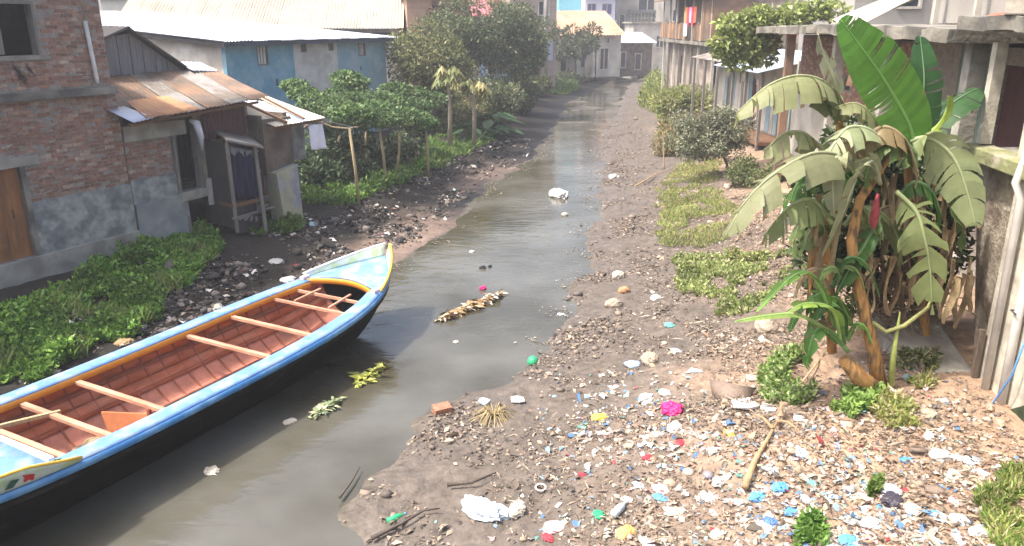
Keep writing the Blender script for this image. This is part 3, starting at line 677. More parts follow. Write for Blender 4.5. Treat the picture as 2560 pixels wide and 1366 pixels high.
up = thing('utility_pole', 'grey concrete utility pole rising beside the dark tree', 'pole', WF, (2.75, 66, .9))
MB().tube([(2.75, 66, .7), (2.75, 66, 12)], [.19, .14], 10).build('shaft', m_greywall, up, smooth=True)
MB().bar((2.0, 66, 9.6), (3.6, 66, 9.6), .1).build('cross_arm', m_greydk, up)

# ------------------------------------------------------------------ right side houses
def balcony_house():
    fr = Frame(12.1, 47, -1)
    t = thing('wooden_balcony_house', 'rusty two storey stilt house with balcony and laundry', 'house', fr, (6, -2, .8))
    holes = [(1.2, 2.6, 1.9, 4.0), (6.0, 7.0, 1.8, 3.8), (10.5, 11.6, 1.8, 3.8)]
    w = MB(); w.wall(0, 15, 1.0, 4.3, -.45, -.25, holes); w.wall(0, 15, 4.9, 8.0, -1.6, -1.45, [(2.5, 3.6, 5.2, 7.2), (6.5, 8, 5.9, 7.2)]); w.box(-.2, 0, -6, -.3, 1.0, 8.0); w.box(14.8, 15, -6, -.5, 1, 8)
    w.box(0, 15, -6.2, -6, 1, 8)
    w.build('wall', M('grey_pink_plaster', (.40, .34, .30), .9, .25, 2, col2=(.24, .19, .165), mixscale=.9, bump=.2), t)
    MB().box(-.3, 15.2, -6, .65, 4.72, 4.9).build('balcony_floor', m_conc_d, t)
    MB().box(-.1, 15.1, -.6, -.2, 4.3, 4.72).build('beam', m_greywall, t)
    for i in range(9): MB().bar((.3 + i * 1.75, .3, .6), (.3 + i * 1.75, .3, 4.75), .16).build('post', m_greywood if i % 2 else m_palewall, t)
    for (a, b, c_, d) in holes:
        MB().box(a + .05, b - .05, -.62, -.58, c_, d - .05).build('door', m_brownwood, t)
    random.seed(3)
    for i in range(46):
        x = .2 + i * .32
        if 4.6 < x < 6.6: continue
        MB().box(x, x + .27, .52, .55, 4.95 + random.uniform(0, .05), 6.0 + random.uniform(-.1, .1) + (1.5 if x < 2.6 else 0)).build('rail_plank', random.choice([m_rust, m_brownwood, m_rust_o, m_rust]), t)
    MB().box(.1, 15, .46, .52, 5.9, 6.0).build('handrail', m_brownwood, t)
    for i in range(7): MB().bar((.4 + i * 2.3, .5, 4.9), (.4 + i * 2.3, .5, 7.8), .11).build('balcony_post', m_palewall, t)
    for i in range(10): corr((-.5 + i * 1.6, 1.1, 7.55), (1.12 + i * 1.6, 1.1, 7.55), (-.5 + i * 1.6, -6, 8.9), (1.12 + i * 1.6, -6, 8.9), 5, .03).build('roof_sheet', m_rust, t, solid=.02)
    MB().box(-.26, -.2, -1.9, .6, 4.95, 7.4).build('end_panel', m_rust, t)
    cols = [((.75, .16, .07), 'orange shirt'), ((.70, .06, .10), 'red shirt'), ((.80, .45, .62), 'pink towel'), ((.70, .05, .12), 'crimson cloth'), ((.80, .30, .08), 'bright orange cloth')]
    for i, (c_, n) in enumerate(cols):
        x = 3.7 + i * .62
        b = MB().grid(lambda u, v: (x + .55 * u, .62 + .03 * math.sin(7 * u + 2 * v), 7.0 - (.95 + .2 * (i % 2)) * v), 6, 6)
        o = b.build('laundry', M('laundry_%d' % i, c_, .9, .1, 4), None, solid=.01); o.matrix_world = fr.m
        tag(o, n + ' drying on the rusty balcony rail', 'laundry', 'laundry on the balcony')
    b = MB().grid(lambda u, v: (6.0 + .8 * u, .62 + .03 * math.sin(7 * u), 6.0 - .8 * v), 6, 6)
    o = b.build('laundry', m_cloth_w, None, solid=.01); o.matrix_world = fr.m; tag(o, 'white cloth hanging below the bright laundry on the balcony', 'laundry', 'laundry on the balcony')
balcony_house()

def awning_shack():
    fr = Frame(10.35, 31.5, -2)
    t = thing('awning_shack', 'row of plank rooms under a pale blue tin awning', 'shack', fr, (5, -1, .8))
    w = MB(); w.wall(0, 11, 1.4, 4.5, -1.0, -.85, [(1.2, 2.1, 1.6, 3.7), (4.2, 5.0, 1.6, 3.6), (7.6, 8.6, 2.0, 3.6)]); w.box(0, 11, -4, -3.9, 1, 4.5); w.box(-.15, 0, -4, -.85, 1, 4.6); w.build('wall', m_palewall, t)
    x = .1; random.seed(11)
    for i in range(20):
        wd = random.uniform(.35, .6)
        if random.random() < .75: MB().box(x, x + wd - .04, -.82, -.78, 1.5, 3.4 + random.uniform(-.2, .6)).build('plank', random.choice([m_white, m_maroon, m_greywood, m_blueg, m_brownwood, m_white]), t)
        x += wd
    for i in range(6): corr((.0 + i * 1.0, .75, 4.15), (1.02 + i * 1.0, .75, 4.15), (.0 + i * 1.0, -2.4, 4.85), (1.02 + i * 1.0, -2.4, 4.85), 5, .02).build('roof_sheet', M('pale_blue_tin', (.33, .40, .50), .6, .1, 2), t, solid=.01)
    for i in range(5): corr((6.1 + i * 1.0, .5, 4.3), (7.12 + i * 1.0, .5, 4.3), (6.1 + i * 1.0, -2.4, 4.95), (7.12 + i * 1.0, -2.4, 4.95), 5, .02).build('roof_sheet', m_tin_g, t, solid=.01)
    for x in (.2, 2.2, 4.0, 6.4, 8.6, 10.6): MB().bar((x, .4, .7), (x, .4, 4.2), .11).build('post', m_greywood, t)
    MB().box(0, 11, -.85, .45, 1.28, 1.42).build('floor', m_brownwood, t)
awning_shack()

RF = Frame(6.3, 8.5, 7.35)
def slab_house():
    t = thing('slab_roof_house', 'brick house with long stained concrete slab roof behind banana plant', 'house', RF, (10, -3, .8))
    holes = [(13.0, 13.9, 4.75, 5.25), (15.3, 16.0, 4.1, 4.5), (10.9, 11.6, 3.0, 3.7), (5.0, 6.1, 3.7, 5.3), (3.4, 4.8, .7, 2.7)]
    w = MB(); w.wall(2.6, 22, .9, 5.6, -1.9, -1.7, holes); w.box(21.8, 22, -7, -1.9, .8, 5.6); w.box(2.6, 22, -7.2, -7, .8, 5.6); w.box(2.6, 2.8, -7, -1.9, .8, 5.6)
    wo_ = w.build('wall', m_mortar, t)
    bm_ = MB(); random.seed(9)
    for j in range(int(2.1 / .079)):
        z = 3.5 + .079 * (j + .5); x = 10.2 - (j % 2) * .125
        while x < 21.8:
            a, b = x, x + .236
            if not any(h[0] < b and a < h[1] and h[2] < z + .03 and z - .03 < h[3] for h in holes):
                c_ = random.choice(BRICKC); bm_.cc = tuple(min(1, q * 1.25) for q in c_); bm_.box(a, b, -1.715, -1.68 + random.uniform(-.005, .008), z - .033, z + .033)
            x += .25
    tag(bm_.build('brickwork', m_brick, wo_), kind='stuff')
    MB().wall(6.3, 22, .9, 3.48, -1.69, -1.62, holes).build('plaster_wall', m_palewall, t)
    for (a, b, c_, d) in holes[:3]: MB().box(a, b, -1.95, -1.92, c_, d).build('vent', m_black, t)
    MB().box(5.0, 6.1, -1.85, -1.80, 3.7, 5.3).build('door', m_maroon, t)
    # slab with ragged edge
    def slab(u, v):
        return (3.4 + 19.4 * u, .35 - 7.5 * v + (.10 * math.sin(u * 71) + .07 * math.sin(u * 173) if v < .01 else 0), 5.82 + .10 * math.sin(u * 5) * .4 + .02 * math.sin(u * 90))
    MB().grid(slab, 90, 6).build('roof_slab', m_conc_d, t, solid=.2)
    for x in (3.6, 7.4, 11.2, 16.8): MB().box(x, x + .26, -.35, -.1, .6, 5.72).build('column', m_conc if x < 12 else m_rust, t, bevel=.01)
    corr((6.2, -1.55, 2.8), (7.5, -1.55, 2.8), (6.2, -1.5, 5.6), (7.5, -1.5, 5.6), 12, .012).build('green_sheet', M('green_grey_sheet', (.14, .20, .165), .7, .25, 3), t, solid=.01)
    MB().bar((8.2, .15, 5.75), (8.25, .3, 4.75), .12).build('hanging_roots', m_rust, t)
    # tarpaulin slope on the roof
    MB().grid(lambda u, v: (13.0 + 3.2 * u + .1 * math.sin(9 * v), -1.2 - 3.5 * v, 5.98 + 1.6 * v + .12 * math.sin(u * 8 + v * 3)), 12, 10).build('tarpaulin', M('grey_tarpaulin', (.50, .49, .44), .9, .25, 3, col2=(.32, .31, .27), mixscale=1.5, bump=.4), t, solid=.02)
    corr((4.2, -1.2, 6.0), (6.4, -.9, 6.0), (4.2, -3.0, 6.5), (6.4, -3.0, 6.5), 16, .02).build('roof_patch', M('red_tin', (.45, .12, .08), .7, .2, 3), t, solid=.01)
    for i in range(4): MB().bar((4.4 + i * 2.2, -2.2, 5.9), (4.4 + i * 2.2, -2.2, 7.6), .12).build('roof_post', m_palewall, t)
    MB().box(3.5, 12, -2.6, -2.45, 6.0, 7.8).build('parapet', m_greywall, t)
slab_house()

def veranda():
    t = thing('concrete_veranda_house', 'pale concrete house on high wall with white veranda post and drain pipe', 'house', RF, (-1, -2, .3))
    ws = MB(); ws.box(-5, 1.5, -6, -.05, .1, 4.1); ws.build('retaining_wall', m_conc_l, t, bevel=.03)
    MB().hexa([(1.5, -.45, .2), (2.3, -.5, .2), (2.5, -3, .2), (1.5, -3, .2)], [(1.5, -.12, 4.1), (3.0, -.2, 4.1), (3.0, -3, 4.1), (1.5, -3, 4.1)]).build('eroded_footing', M('eroded_plaster', (.40, .35, .28), .95, .35, 4, col2=(.22, .175, .135), mixscale=2.5, bump=.7), t)
    MB().box(-5, 2.9, -.25, .10, 4.14, 4.34).build('floor_edge', M('mossy_concrete_edge', (.22, .235, .11), .9, .3, 4, col2=(.31, .29, .21), mixscale=2, bump=.4), t, bevel=.02)
    MB().box(-5, 2.85, -6, -.25, 4.12, 4.3).build('floor', m_conc, t)
    MB().bar((2.74, -.12, 4.36), (2.76, -.12, 5.75), .15).build('veranda_post', m_conc_l, t)
    MB().box(.85, 1.62, -.42, -.06, 4.30, 5.92).build('veranda_column', m_conc_l, t, bevel=.02)
    MB().tube([(1.2, .03, 5.9), (1.18, .03, 5.0), (1.15, .06, 4.4), (1.1, .14, 4.1), (1.08, .05, 3.9), (1.05, .03, 1.1)], .05, 10).build('rain_pipe', m_pvc, t, smooth=True)
    w = MB(); w.wall(-5, 2.6, 4.3, 5.8, -1.9, -1.7, []); w.build('wall', m_palewall, t)
    wo_ = MB().box(1.75, 2.6, -1.0, -.85, 4.3, 5.6).build('side_wall', m_mortar, t)
    brickwork(wo_, [(1.75, 2.6, 4.36, 5.58)], -.85, [], 0, t)
    MB().box(3.0, 3.7, -1.6, -1.55, 3.6, 5.3).build('door', m_maroon, t)
    MB().grid(lambda u, v: (-5 + 8.3 * u, .30 - 6 * v + (.05 * math.sin(u * 60) if v < .01 else 0), 6.0 + .015 * math.sin(u * 40)), 50, 4).build('roof_slab', m_conc_d, t, solid=.18)
    MB().box(-5, 1.9, -.5, .3, 6.1, 6.5).build('parapet', m_conc_l, t, bevel=.02)
    MB().tube([(.62, .02, 4.1), (.62, .03, 2.4), (.60, .03, 1.2)], .055, 10).build('drain_pipe', m_pvc, t, smooth=True)
    MB().tube([(.55, .10, 2.55), (.68, .10, 2.56), (.70, -.06, 2.56)], .012, 6).build('pipe_clamp', m_tin_dark, t)
    MB().bar((1.4, .03, .6), (1.42, .03, 2.0), .07).build('mossy_stake', m_bark, t)
    MB().grid(lambda u, v: (.1 + .42 * u, -.035, .55 + 1.0 * v * (1 - .3 * u)), 6, 6).build('algae_stain', M('algae', (.03, .045, .02), .9, .5, 6), t, solid=.012)
veranda()

o = MB().hexa([(1.55, -.04, .35), (1.5, .95, .35), (3.3, 1.1, .6), (3.5, -.04, .6)], [(1.55, -.04, 1.32), (1.55, .75, 1.27), (3.1, .9, 1.55), (3.4, -.04, 1.6)]).build('concrete_ramp', m_conc, None, bevel=.04)
o.matrix_world = RF.m; tag(o, 'worn concrete ramp slab at the foot of retaining wall', 'ramp')
hb_ = thing('hanging_bag', 'lilac plastic bag dangling on wires from the slab roof', 'bag', RF, (6.0, .45, 4.9))
MB().tube([(6.0, .45, 4.95), (6.0, .42, 5.75)], .006, 4).build('wire', m_tin_dark, hb_)
MB().tube([(5.6, .40, 5.1), (5.55, .40, 5.75)], .006, 4).build('wire', m_tin_dark, hb_)
MB().lathe((6.0, .45, 4.62), [(.02, 0), (.10, .04), (.13, .12), (.09, .22), (.03, .33)], 9).build('bag', M('lilac_film', (.50, .44, .52), .6, .2, 8, bump=.5), hb_)
o = MB().tube([RF.w(.3, .05, 2.4), RF.w(.35, .10, 1.8), RF.w(.62, .15, 1.2), RF.w(.95, .45, .72), RF.w(.75, .9, .72), RF.w(.35, 1.2, .70)], .014, 6).build('hose', M('blue_hose', (.10, .25, .55), .5, .1, 4), None, smooth=True)
tag(o, 'thin blue hose hanging down the retaining wall', 'hose')

block('grey_back_house', 'grey concrete house rising behind the awning shack', Frame(14.2, 52, 92), 9, 6, 1, 10, m_greywall, [(1.0, 2.0, 6.9, 8.2), (4.5, 5.6, 6.6, 8.2)], 'flat')
pp = thing('white_pole', 'slim white pole standing against the grey back house', 'pole', WF, (15.6, 49, 1))
MB().tube([(15.6, 49, 1), (15.6, 49, 10)], .1, 8).build('shaft', m_tin_w, pp, smooth=True)
block('right_back_house', 'plain grey house above the slab roof', Frame(12.5, 30, 92), 12, 6, 1, 9, m_greywall, [(1.5, 2.4, 6.5, 7.6)], 'flat')
block('near_back_house', 'pale house wall seen above the veranda roof', Frame(11.5, 17.5, 95), 8, 5, 1, 9, m_palewall, [(1.2, 2.2, 6.3, 7.5)], 'flat')

# ------------------------------------------------------------------ boat
BF = Frame(-5.72, 10.33, 28)
def boat():
    t = thing('wooden_boat', 'long wooden boat with light blue gunwales and red-brown hold', 'boat', BF, (0, 0, 0))
    B0 = 1.3; S1 = 6.4; S0 = -4.9
    def hb(s): return B0 * (1 - (s / S1) ** 5) if s > 0 else B0 * (1 - (-s / 5.0) ** 4)
    def sh(s): return .84 + (.33 * (s / S1) ** 3 if s > 0 else .30 * (s / S0) ** 2)
    def zk(s): return -.30 + (1.5 * max(0, (s - 3.4) / 3.0) ** 2.4 if s > 0 else .9 * max(0, (-s - 2.6) / 2.4) ** 2.2)
    def sec(s, v, inset=0, lift=0):              # v -1..1 around the section (port to starboard)
        a = abs(v); b_ = max(hb(s) - inset, .0); z0 = min(zk(s) + lift, sh(s) - .02)
        y = b_ * (1 - (1 - a) ** 1.5); z = z0 + (sh(s) - z0) * a ** 1.6
        return (s, math.copysign(y, v), z)
    m_hull = M('black_tarred_hull', (.004, .0035, .0035), .65, .4, 3, col2=(.028, .025, .022), mixscale=1.5, mixlo=.55, mixhi=.75, bump=.25, bscale=7, stretch=(.6, 3, 3), spec=.12)
    m_lb = M('light_blue_paint', (.14, .27, .56), .7, .2, 6, col2=(.25, .34, .50), mixscale=3.2, bump=.15, spec=.2)
    m_in = M('red_brown_paint', (.37, .10, .04), .6, .25, 4, col2=(.42, .16, .09), mixscale=1.6, bump=.2, stretch=(.7, 2, 2))
    m_fl = M('pink_brown_floor', (.42, .17, .115), .75, .3, 3, col2=(.22, .10, .07), mixscale=2.2, mixlo=.5, mixhi=.72, bump=.2)
    m_rib = M('rib_paint', (.24, .075, .04), .6, .2, 4, bump=.1)
    m_tr = M('yellow_orange_trim', (.66, .28, .025), .45, .12, 4, bump=.05)
    m_th = M('thwart_wood', (.52, .30, .20), .65, .2, 5, col2=(.44, .22, .14), bump=.15, stretch=(5, 1, 5))
    NS = 60
    def sU(u): return S0 + (S1 - S0) * u
    MB().grid(lambda u, v: sec(sU(u), v * 2 - 1), NS, 28).build('hull', m_hull, t, smooth=True)
    MB().grid(lambda u, v: sec(-2.2 + 7.4 * u, v * 2 - 1, .05, .10), 50, 24).build('lining', m_fl, t, smooth=True)
    # red-brown upper planks inside, both sides
    for sg in (-1, 1):
        for k, (a, b_) in enumerate(((.985, .84), (.835, .70), (.695, .57))):
            MB().grid(lambda u, v: sec(-2.1 + 7.2 * u, sg * (a + (b_ - a) * v), .062 + .012 * k, .11), 40, 2).build('side_plank', m_in, t, smooth=True, solid=.015)
        for a in (.80, .60, .34):
            MB().tube([sec(-1.9 + 6.7 * i / 24, sg * a, .085, .13) for i in range(25)], .013, 5).build('stringer', m_rib, t)
    for i in range(21):
        s = -1.8 + i * .33
        MB().tube([sec(s, -1 + 2 * k / 22, .075, .115) for k in range(23)], .017, 5, cap=True).build('rib', m_rib, t)
    MB().box(-1.8, 4.9, -.06, .06, -.19, -.12).build('keelson', m_rib, t)
    for i in range(9):                                          # bottom boards, laid loose over the ribs
        y = -.54 + i * .135
        MB().box(.15, 4.4, y, y + .105, -.075 + .25 * y * y, -.055 + .25 * y * y).build('bottom_board', m_fl, t) if i not in (4,) else None
    # gunwale band, trim and decks
    W = .25; SA = -1.75; SE = 4.85
    for sg in (-1, 1):
        def band(u, v):
            s = SA + (SE - SA) * u; return (s, sg * (hb(s) + .035 - (W + .035) * v), sh(s) + .03 + .012 * math.sin(math.pi * v))
        MB().grid(band, 40, 4).build('gunwale', m_lb, t, smooth=True, solid=.05)
        def trim(u, v):
            s = SA + (SE - SA) * u; return (s, sg * (hb(s) - W - .012), sh(s) + .03 - .10 * v)
        MB().grid(trim, 40, 2).build('inner_trim', m_tr, t, smooth=True, solid=.018)
        def rub(u, v):
            s = S0 + .1 + (S1 - S0 - .35) * u; return (s, sg * (hb(s) + .015), sh(s) - .16 + .06 * v)
        MB().grid(rub, 50, 1).build('rub_rail', m_hull, t, solid=.04)
        def strip(u, v):
            s = S0 + .1 + (S1 - S0 - .2) * u; return (s, sg * (hb(s) + .045), sh(s) + .03 - .095 * v)
        MB().grid(strip, 50, 1).build('blue_strake', M('strake_blue', (.06, .25, .58), .45, .12, 4, col2=(.16, .36, .62), mixscale=2), t, smooth=True, solid=.03)
    se = lambda f: SE + .28 * (1 - f * f)
    def deck(u, v):
        f = v * 2 - 1; s = se(f) + (S1 - .02 - se(f)) * u; return (s, f * (hb(s) + .03), sh(s) + .035 + .05 * (1 - f * f))
    MB().grid(deck, 18, 16).build('bow_deck', m_lb, t, smooth=True, solid=.04)
    def ftrim(u, v):
        f = (u * 2 - 1) * .86; s = se(f / .86 * .95) - .02; return (s, f * hb(SE) * .98, sh(s) + .075 - .11 * v)
    MB().grid(ftrim, 16, 2).build('front_trim', m_tr, t, smooth=True, solid=.025)
    def sdeck(u, v):
        f = v * 2 - 1; s = S0 + .02 + (SA - S0 - .02) * u; return (s, f * (hb(s) + .03), sh(s) + .035 + .04 * (1 - f * f))
    MB().grid(sdeck, 14, 12).build('stern_deck', m_lb, t, smooth=True, solid=.04)
    MB().bar((SA, -1.1, sh(SA) + .07), (SA, 1.1, sh(SA) + .07), .07, .1).build('deck_edge', m_cloth_w, t)
    # raised painted boards at the bow and the stern
    m_bd = M('painted_board', (.66, .66, .58), .5, .1, 5, col2=(.62, .47, .08), mixscale=3.2, mixlo=.5, mixhi=.58, bump=.05)
    m_bd2 = M('pale_green_board', (.56, .64, .56), .5, .1, 5, col2=(.40, .52, .30), mixscale=5, bump=.05)
    m_yel = M('yellow_edge', (.70, .44, .06), .5, .1, 4)
    for sg in (-1, 1):
        def bh(s): return .06 + .21 * max(0, (s - 4.95) / 1.45) ** 1.1
        def board(u, v):
            s = 4.95 + (S1 - 4.95) * u; return (s + .10 * v * u, sg * (hb(s) + .03 + .03 * v), sh(s) + .05 + bh(s) * v)
        bo = MB().grid(board, 18, 4).build('bow_board', m_bd if sg < 0 else m_bd2, t, smooth=True, solid=.05)
        MB().tube([(lambda s, u: (s + .10 * u, sg * (hb(s) + .06), sh(s) + .06 + bh(s)))(4.95 + (S1 - 4.95) * i / 14, i / 14) for i in range(15)], .03, 6).build('edge', m_yel if sg < 0 else m_cloth_w, bo, smooth=True)
        MB().box(4.78, 4.98, sg * (hb(4.9) - .06) - .05, sg * (hb(4.9) - .06) + .05, sh(4.9) + .04, sh(4.9) + .12).build('cleat', m_cloth_w, t, bevel=.01)
        def sb(u, v):
            s = -1.55 - 3.2 * u; h_ = .05 + .16 * min(1, u * 5); return (s, sg * (hb(s) + .03 + .06 * v), sh(s) + .05 + h_ * v)
        so = MB().grid(sb, 20, 4).build('stern_board', m_bd2, t, smooth=True, solid=.04)
        MB().tube([(lambda s, u: (s, sg * (hb(s) + .09), sh(s) + .06 + .05 + .16 * min(1, u * 5)))(-1.55 - 3.2 * i / 16, i / 16) for i in range(17)], .022, 6).build('edge', m_yel, so, smooth=True)
        if sg < 0:
            m_red = M('painted_red', (.45, .02, .02), .5, .1, 6); m_dg = M('painted_green', (.01, .07, .05), .5, .2, 6)
            for k, s in enumerate((-2.15, -2.75, -3.4)):
                yb = -(hb(s) + .03 + .03) - .022; z = sh(s) + .15
                MB().add([(s, yb - .004, z)] + [(s + .075 * (1 + .25 * math.cos(5 * q)) * math.cos(q), yb, z + .062 * (1 + .25 * math.cos(5 * q)) * math.sin(q)) for q in [i * math.pi / 10 for i in range(20)]], [(0, i + 1, (i + 1) % 20 + 1) for i in range(20)]).build('painted_flower', m_red, so, solid=.004)
                for dx in (-.2, .2, .3):
                    MB().add([(s + dx - .09, yb, z - .03), (s + dx, yb, z + .045), (s + dx + .09, yb, z + .02), (s + dx, yb, z - .045)], [(0, 1, 2, 3)]).build('painted_leaf', m_dg, so, solid=.004)
    # thwarts
    for s, w_ in ((4.55, .05), (4.02, .05), (3.02, .085), (2.03, .085), (1.02, .0), (-.02, .085), (-.86, .085), (-1.5, .085)):
        if w_: MB().bar((s, -hb(s) + .16, sh(s) - .055), (s, hb(s) - .16, sh(s) - .055), w_, .05).build('thwart', m_th, t)
    for y in (-.42, .42): MB().bar((4.05, y, sh(4.1) - .02), (4.75, y * .9, sh(4.7) - .02), .04, .03).build('brace', m_th, t)
    # bulkhead board under the sixth thwart
    yy = [k / 10 for k in range(11)]
    bk = MB(); pts = [sec(-.02, -1 + 2 * k / 18, .07, .13) for k in range(19)]
    pts = [p for p in pts if p[1] < .55] + [(-.02, .55, .40)]
    bk.add([(p[0], p[1], min(p[2], .74)) for p in pts] + [(-.02, -1.1, .76), ], [tuple(range(len(pts) + 1))]).build('bulkhead', M('orange_bulkhead', (.52, .19, .085), .6, .15, 3), t, solid=.03)
    MB().bar((-.05, -.62, -.1), (-.05, -.62, .74), .05).build('bulkhead_post', m_rib, t)
    MB().hexa([(-1.45, -.80, .10), (-.12, -.80, .10), (-.12, -.45, -.05), (-1.45, -.40, -.05)], [(-1.45, -1.02, .55), (-.12, -1.04, .55), (-.12, -.62, .22), (-1.45, -.55, .18)]).build('side_locker', M('orange_locker', (.50, .20, .10), .6, .15, 3), t)
    return t
boat()
o = MB().bar(BF.w(-1.9, .65, .90), BF.w(-.75, .32, .80), .05).build('oar_pole', m_bamboo, None); tag(o, 'loose bare pole laid across the boat near its stern', 'pole')
def sack(fr, x, y, z, rx, ry, rz_, mat, name, label, cat, seed, group=None, amp=.3):
    bm = bmesh.new(); bmesh.ops.create_icosphere(bm, subdivisions=4, radius=1)
    rs = np.array([(v.co.x, v.co.y, v.co.z) for v in bm.verts])
    n = fbm(rs[:, 0] * 2.2 + seed * 3.1 + rs[:, 2] * 1.3, rs[:, 1] * 2.2 - rs[:, 2] * 1.9, 3, seed) + .5 * np.abs(fbm(rs[:, 0] * 5 + seed, rs[:, 1] * 5 + rs[:, 2] * 4, 2, seed + 3))
    for v, k in zip(bm.verts, n):
        v.co *= 1 + amp * k
        v.co = Vector((v.co.x * rx, v.co.y * ry, max(v.co.z, -.45) * rz_))
    me = bpy.data.meshes.new(name); bm.to_mesh(me); bm.free()
    o = link(name, me, mat); p = fr.w(x, y, z); o.location = (p.x, p.y, p.z + .42 * rz_); o.rotation_euler = (0, 0, seed * 1.7)
    return tag(o, label, cat, group)
sack(BF, -.45, .02, .0, .34, .24, .2, M('sacking', (.30, .24, .15), .95, .3, 8, bump=.5), 'sack_pile', 'tan sacking heap lying in the boat behind the bulkhead', 'sack', 4)

# ------------------------------------------------------------------ trees and plants
def tree(name, label, base, clumps, per, leaf=.17, cols=None, w=None, trunk_r=.16, mat=None, bark=None, group=None, limbs=True):
    fr = WF; t = thing(name, label, 'tree', fr, tuple(base), group); off = Vector(base)
    cs = np.array([c[:3] for c in clumps]); rs = [c[3:6] for c in clumps]
    k = [int(per * c[3] * c[4] * c[5]) + 120 for c in clumps]
    C, D, N = clump_leaves(cs, rs, k)
    n = len(C)
    L = leaf * RNG.uniform(.7, 1.35, n)
    # clump-wise and leaf-wise tint of the foliage itself
    cl = np.repeat(RNG.uniform(.8, 1.2, (len(k), 1)), k, 0)
    col = palette(n, cols, w) * cl
    o = leaves('crown', C, D, N, L, L * .36, col, mat or m_leaf, t, off=np.array(base))
    ctr = cs.mean(0); b = MB(); p0 = Vector(base); p1 = Vector((p0.x * .6 + ctr[0] * .4, p0.y * .6 + ctr[1] * .4, p0.z + (ctr[2] - p0.z) * .55))
    b.tube([p0 + Vector((0, 0, -.2)), p0.lerp(p1, .5) + Vector((.08, .05, 0)), p1], [trunk_r, trunk_r * .8, trunk_r * .65], 9)
    tr = b.build('trunk', bark or m_bark, t, smooth=True)
    lb = MB()
    for c in clumps:
        q = Vector(c[:3]); m_ = p1.lerp(q, .5) + Vector((0, 0, .15)); lb.tube([p1, m_, q], [trunk_r * .5, trunk_r * .3, trunk_r * .1], 6)
    lb.build('limbs', bark or m_bark, t, smooth=True)
    return t
def rclumps(c, r, n, cr, seed):
    rs = np.random.default_rng(seed); out = []
    for i in range(n):
        d = rs.normal(size=3); d /= np.linalg.norm(d); q = np.array(c) + d * np.array(r) * rs.uniform(.45, .95)
        k = cr * rs.uniform(.4, 1.35); out.append((*q, k, k, k * .75))
    return out
olive = [(.13, .16, .06), (.21, .225, .09), (.32, .31, .15), (.08, .11, .045)]
darkg = [(.085, .12, .055), (.12, .165, .075), (.20, .235, .11), (.055, .08, .04), (.30, .30, .17)]
c = PY(1075, 165, 40); tree('mango_tree', 'olive leaved mango tree beside the blue house', (c.x, 40.5, 1.0), rclumps((c.x, 40, c.z + .1), (2.35, 1.7, 1.5), 46, .8, 1), 430, .2, olive, [3, 4, 3, 2])
c = PY(1150, 100, 47); tree('dark_round_tree', 'dark rounded tree behind the olive mango tree', (c.x, 47.5, 1.0), rclumps((c.x, 47, c.z), (2.2, 1.6, 2.3), 42, .9, 2), 330, .2, darkg, [3, 3, 2, 2, 1])
c = PY(1295, 110, 52); tree('big_dark_tree', 'big dark leafy tree overhanging the stream near the pole', (c.x - .2, 53, 1.0), rclumps((c.x, 52, c.z), (2.1, 1.7, 2.7), 52, .9, 3), 330, .22, darkg, [3, 3, 2, 2, 1.5])
c = PY(1270, 40, 58); tree('dusty_crowned_tree', 'tall tree with dusty yellow-green crown above the dark tree', (c.x, 58.5, 1.0), rclumps((c.x, 58, c.z - .2), (2.0, 1.5, 1.2), 16, .7, 4), 480, .22, [(.20, .20, .09), (.12, .14, .06), (.28, .27, .15)])
c = PY(1230, 250, 43); tree('low_dark_tree', 'low dark bush tree at the stream edge under the big tree', (c.x, 43.3, .7), rclumps((c.x, 43, c.z), (1.5, 1.2, .9), 14, .6, 6), 520, .22, darkg)
def papaya(px, py, pyb, Y, label, seed):
    top = PY(px, py, Y); bz = hz(top.x, Y); t = thing('papaya_tree', label, 'tree', WF, (top.x, Y, bz), 'papaya trees on the left bank')
    MB().tube([(top.x, Y, bz - .1), (top.x + .05, Y, (bz + top.z) / 2), (top.x, Y, top.z)], [.11, .09, .06], 8).build('trunk', m_bark_l, t, smooth=True)
    rs = np.random.default_rng(seed)
    for i in range(24):
        a = rs.uniform(0, 6.28); el = rs.uniform(-.6, .9); Lp = rs.uniform(.35, .75)
        p = Vector((top.x, Y, top.z)); q = p + Vector((math.cos(a) * math.cos(el), math.sin(a) * math.cos(el), math.sin(el) * .8)) * Lp
        b = MB(); f = rs.uniform(.8, 1.2); b.cc = tuple(v * f for v in ((.23, .22, .07), (.30, .27, .11), (.16, .19, .06))[i % 3])
        b.tube([p, p.lerp(q, .5) + Vector((0, 0, .05)), q], .012, 4)
        n = 7; c_ = [q]; 
        for k in range(n * 2):
            th = a + (k - n + .5) * .42; r_ = .34 if k % 2 == 0 else .16
            c_.append(q + Vector((math.cos(th) * r_, math.sin(th) * r_, -.34 * r_ / .3 - .02)))
        b.add(c_, [(0, k, k + 1) for k in range(1, n * 2)])
        b.build('leaf', m_leaf, t)
papaya(1120, 185, 290, 35.5, 'taller papaya tree with bare pale trunk on left bank', 1)
papaya(1182, 215, 290, 36.5, 'shorter papaya tree next to the dark taro leaves', 2)
c = PY(1295, 20, 57)

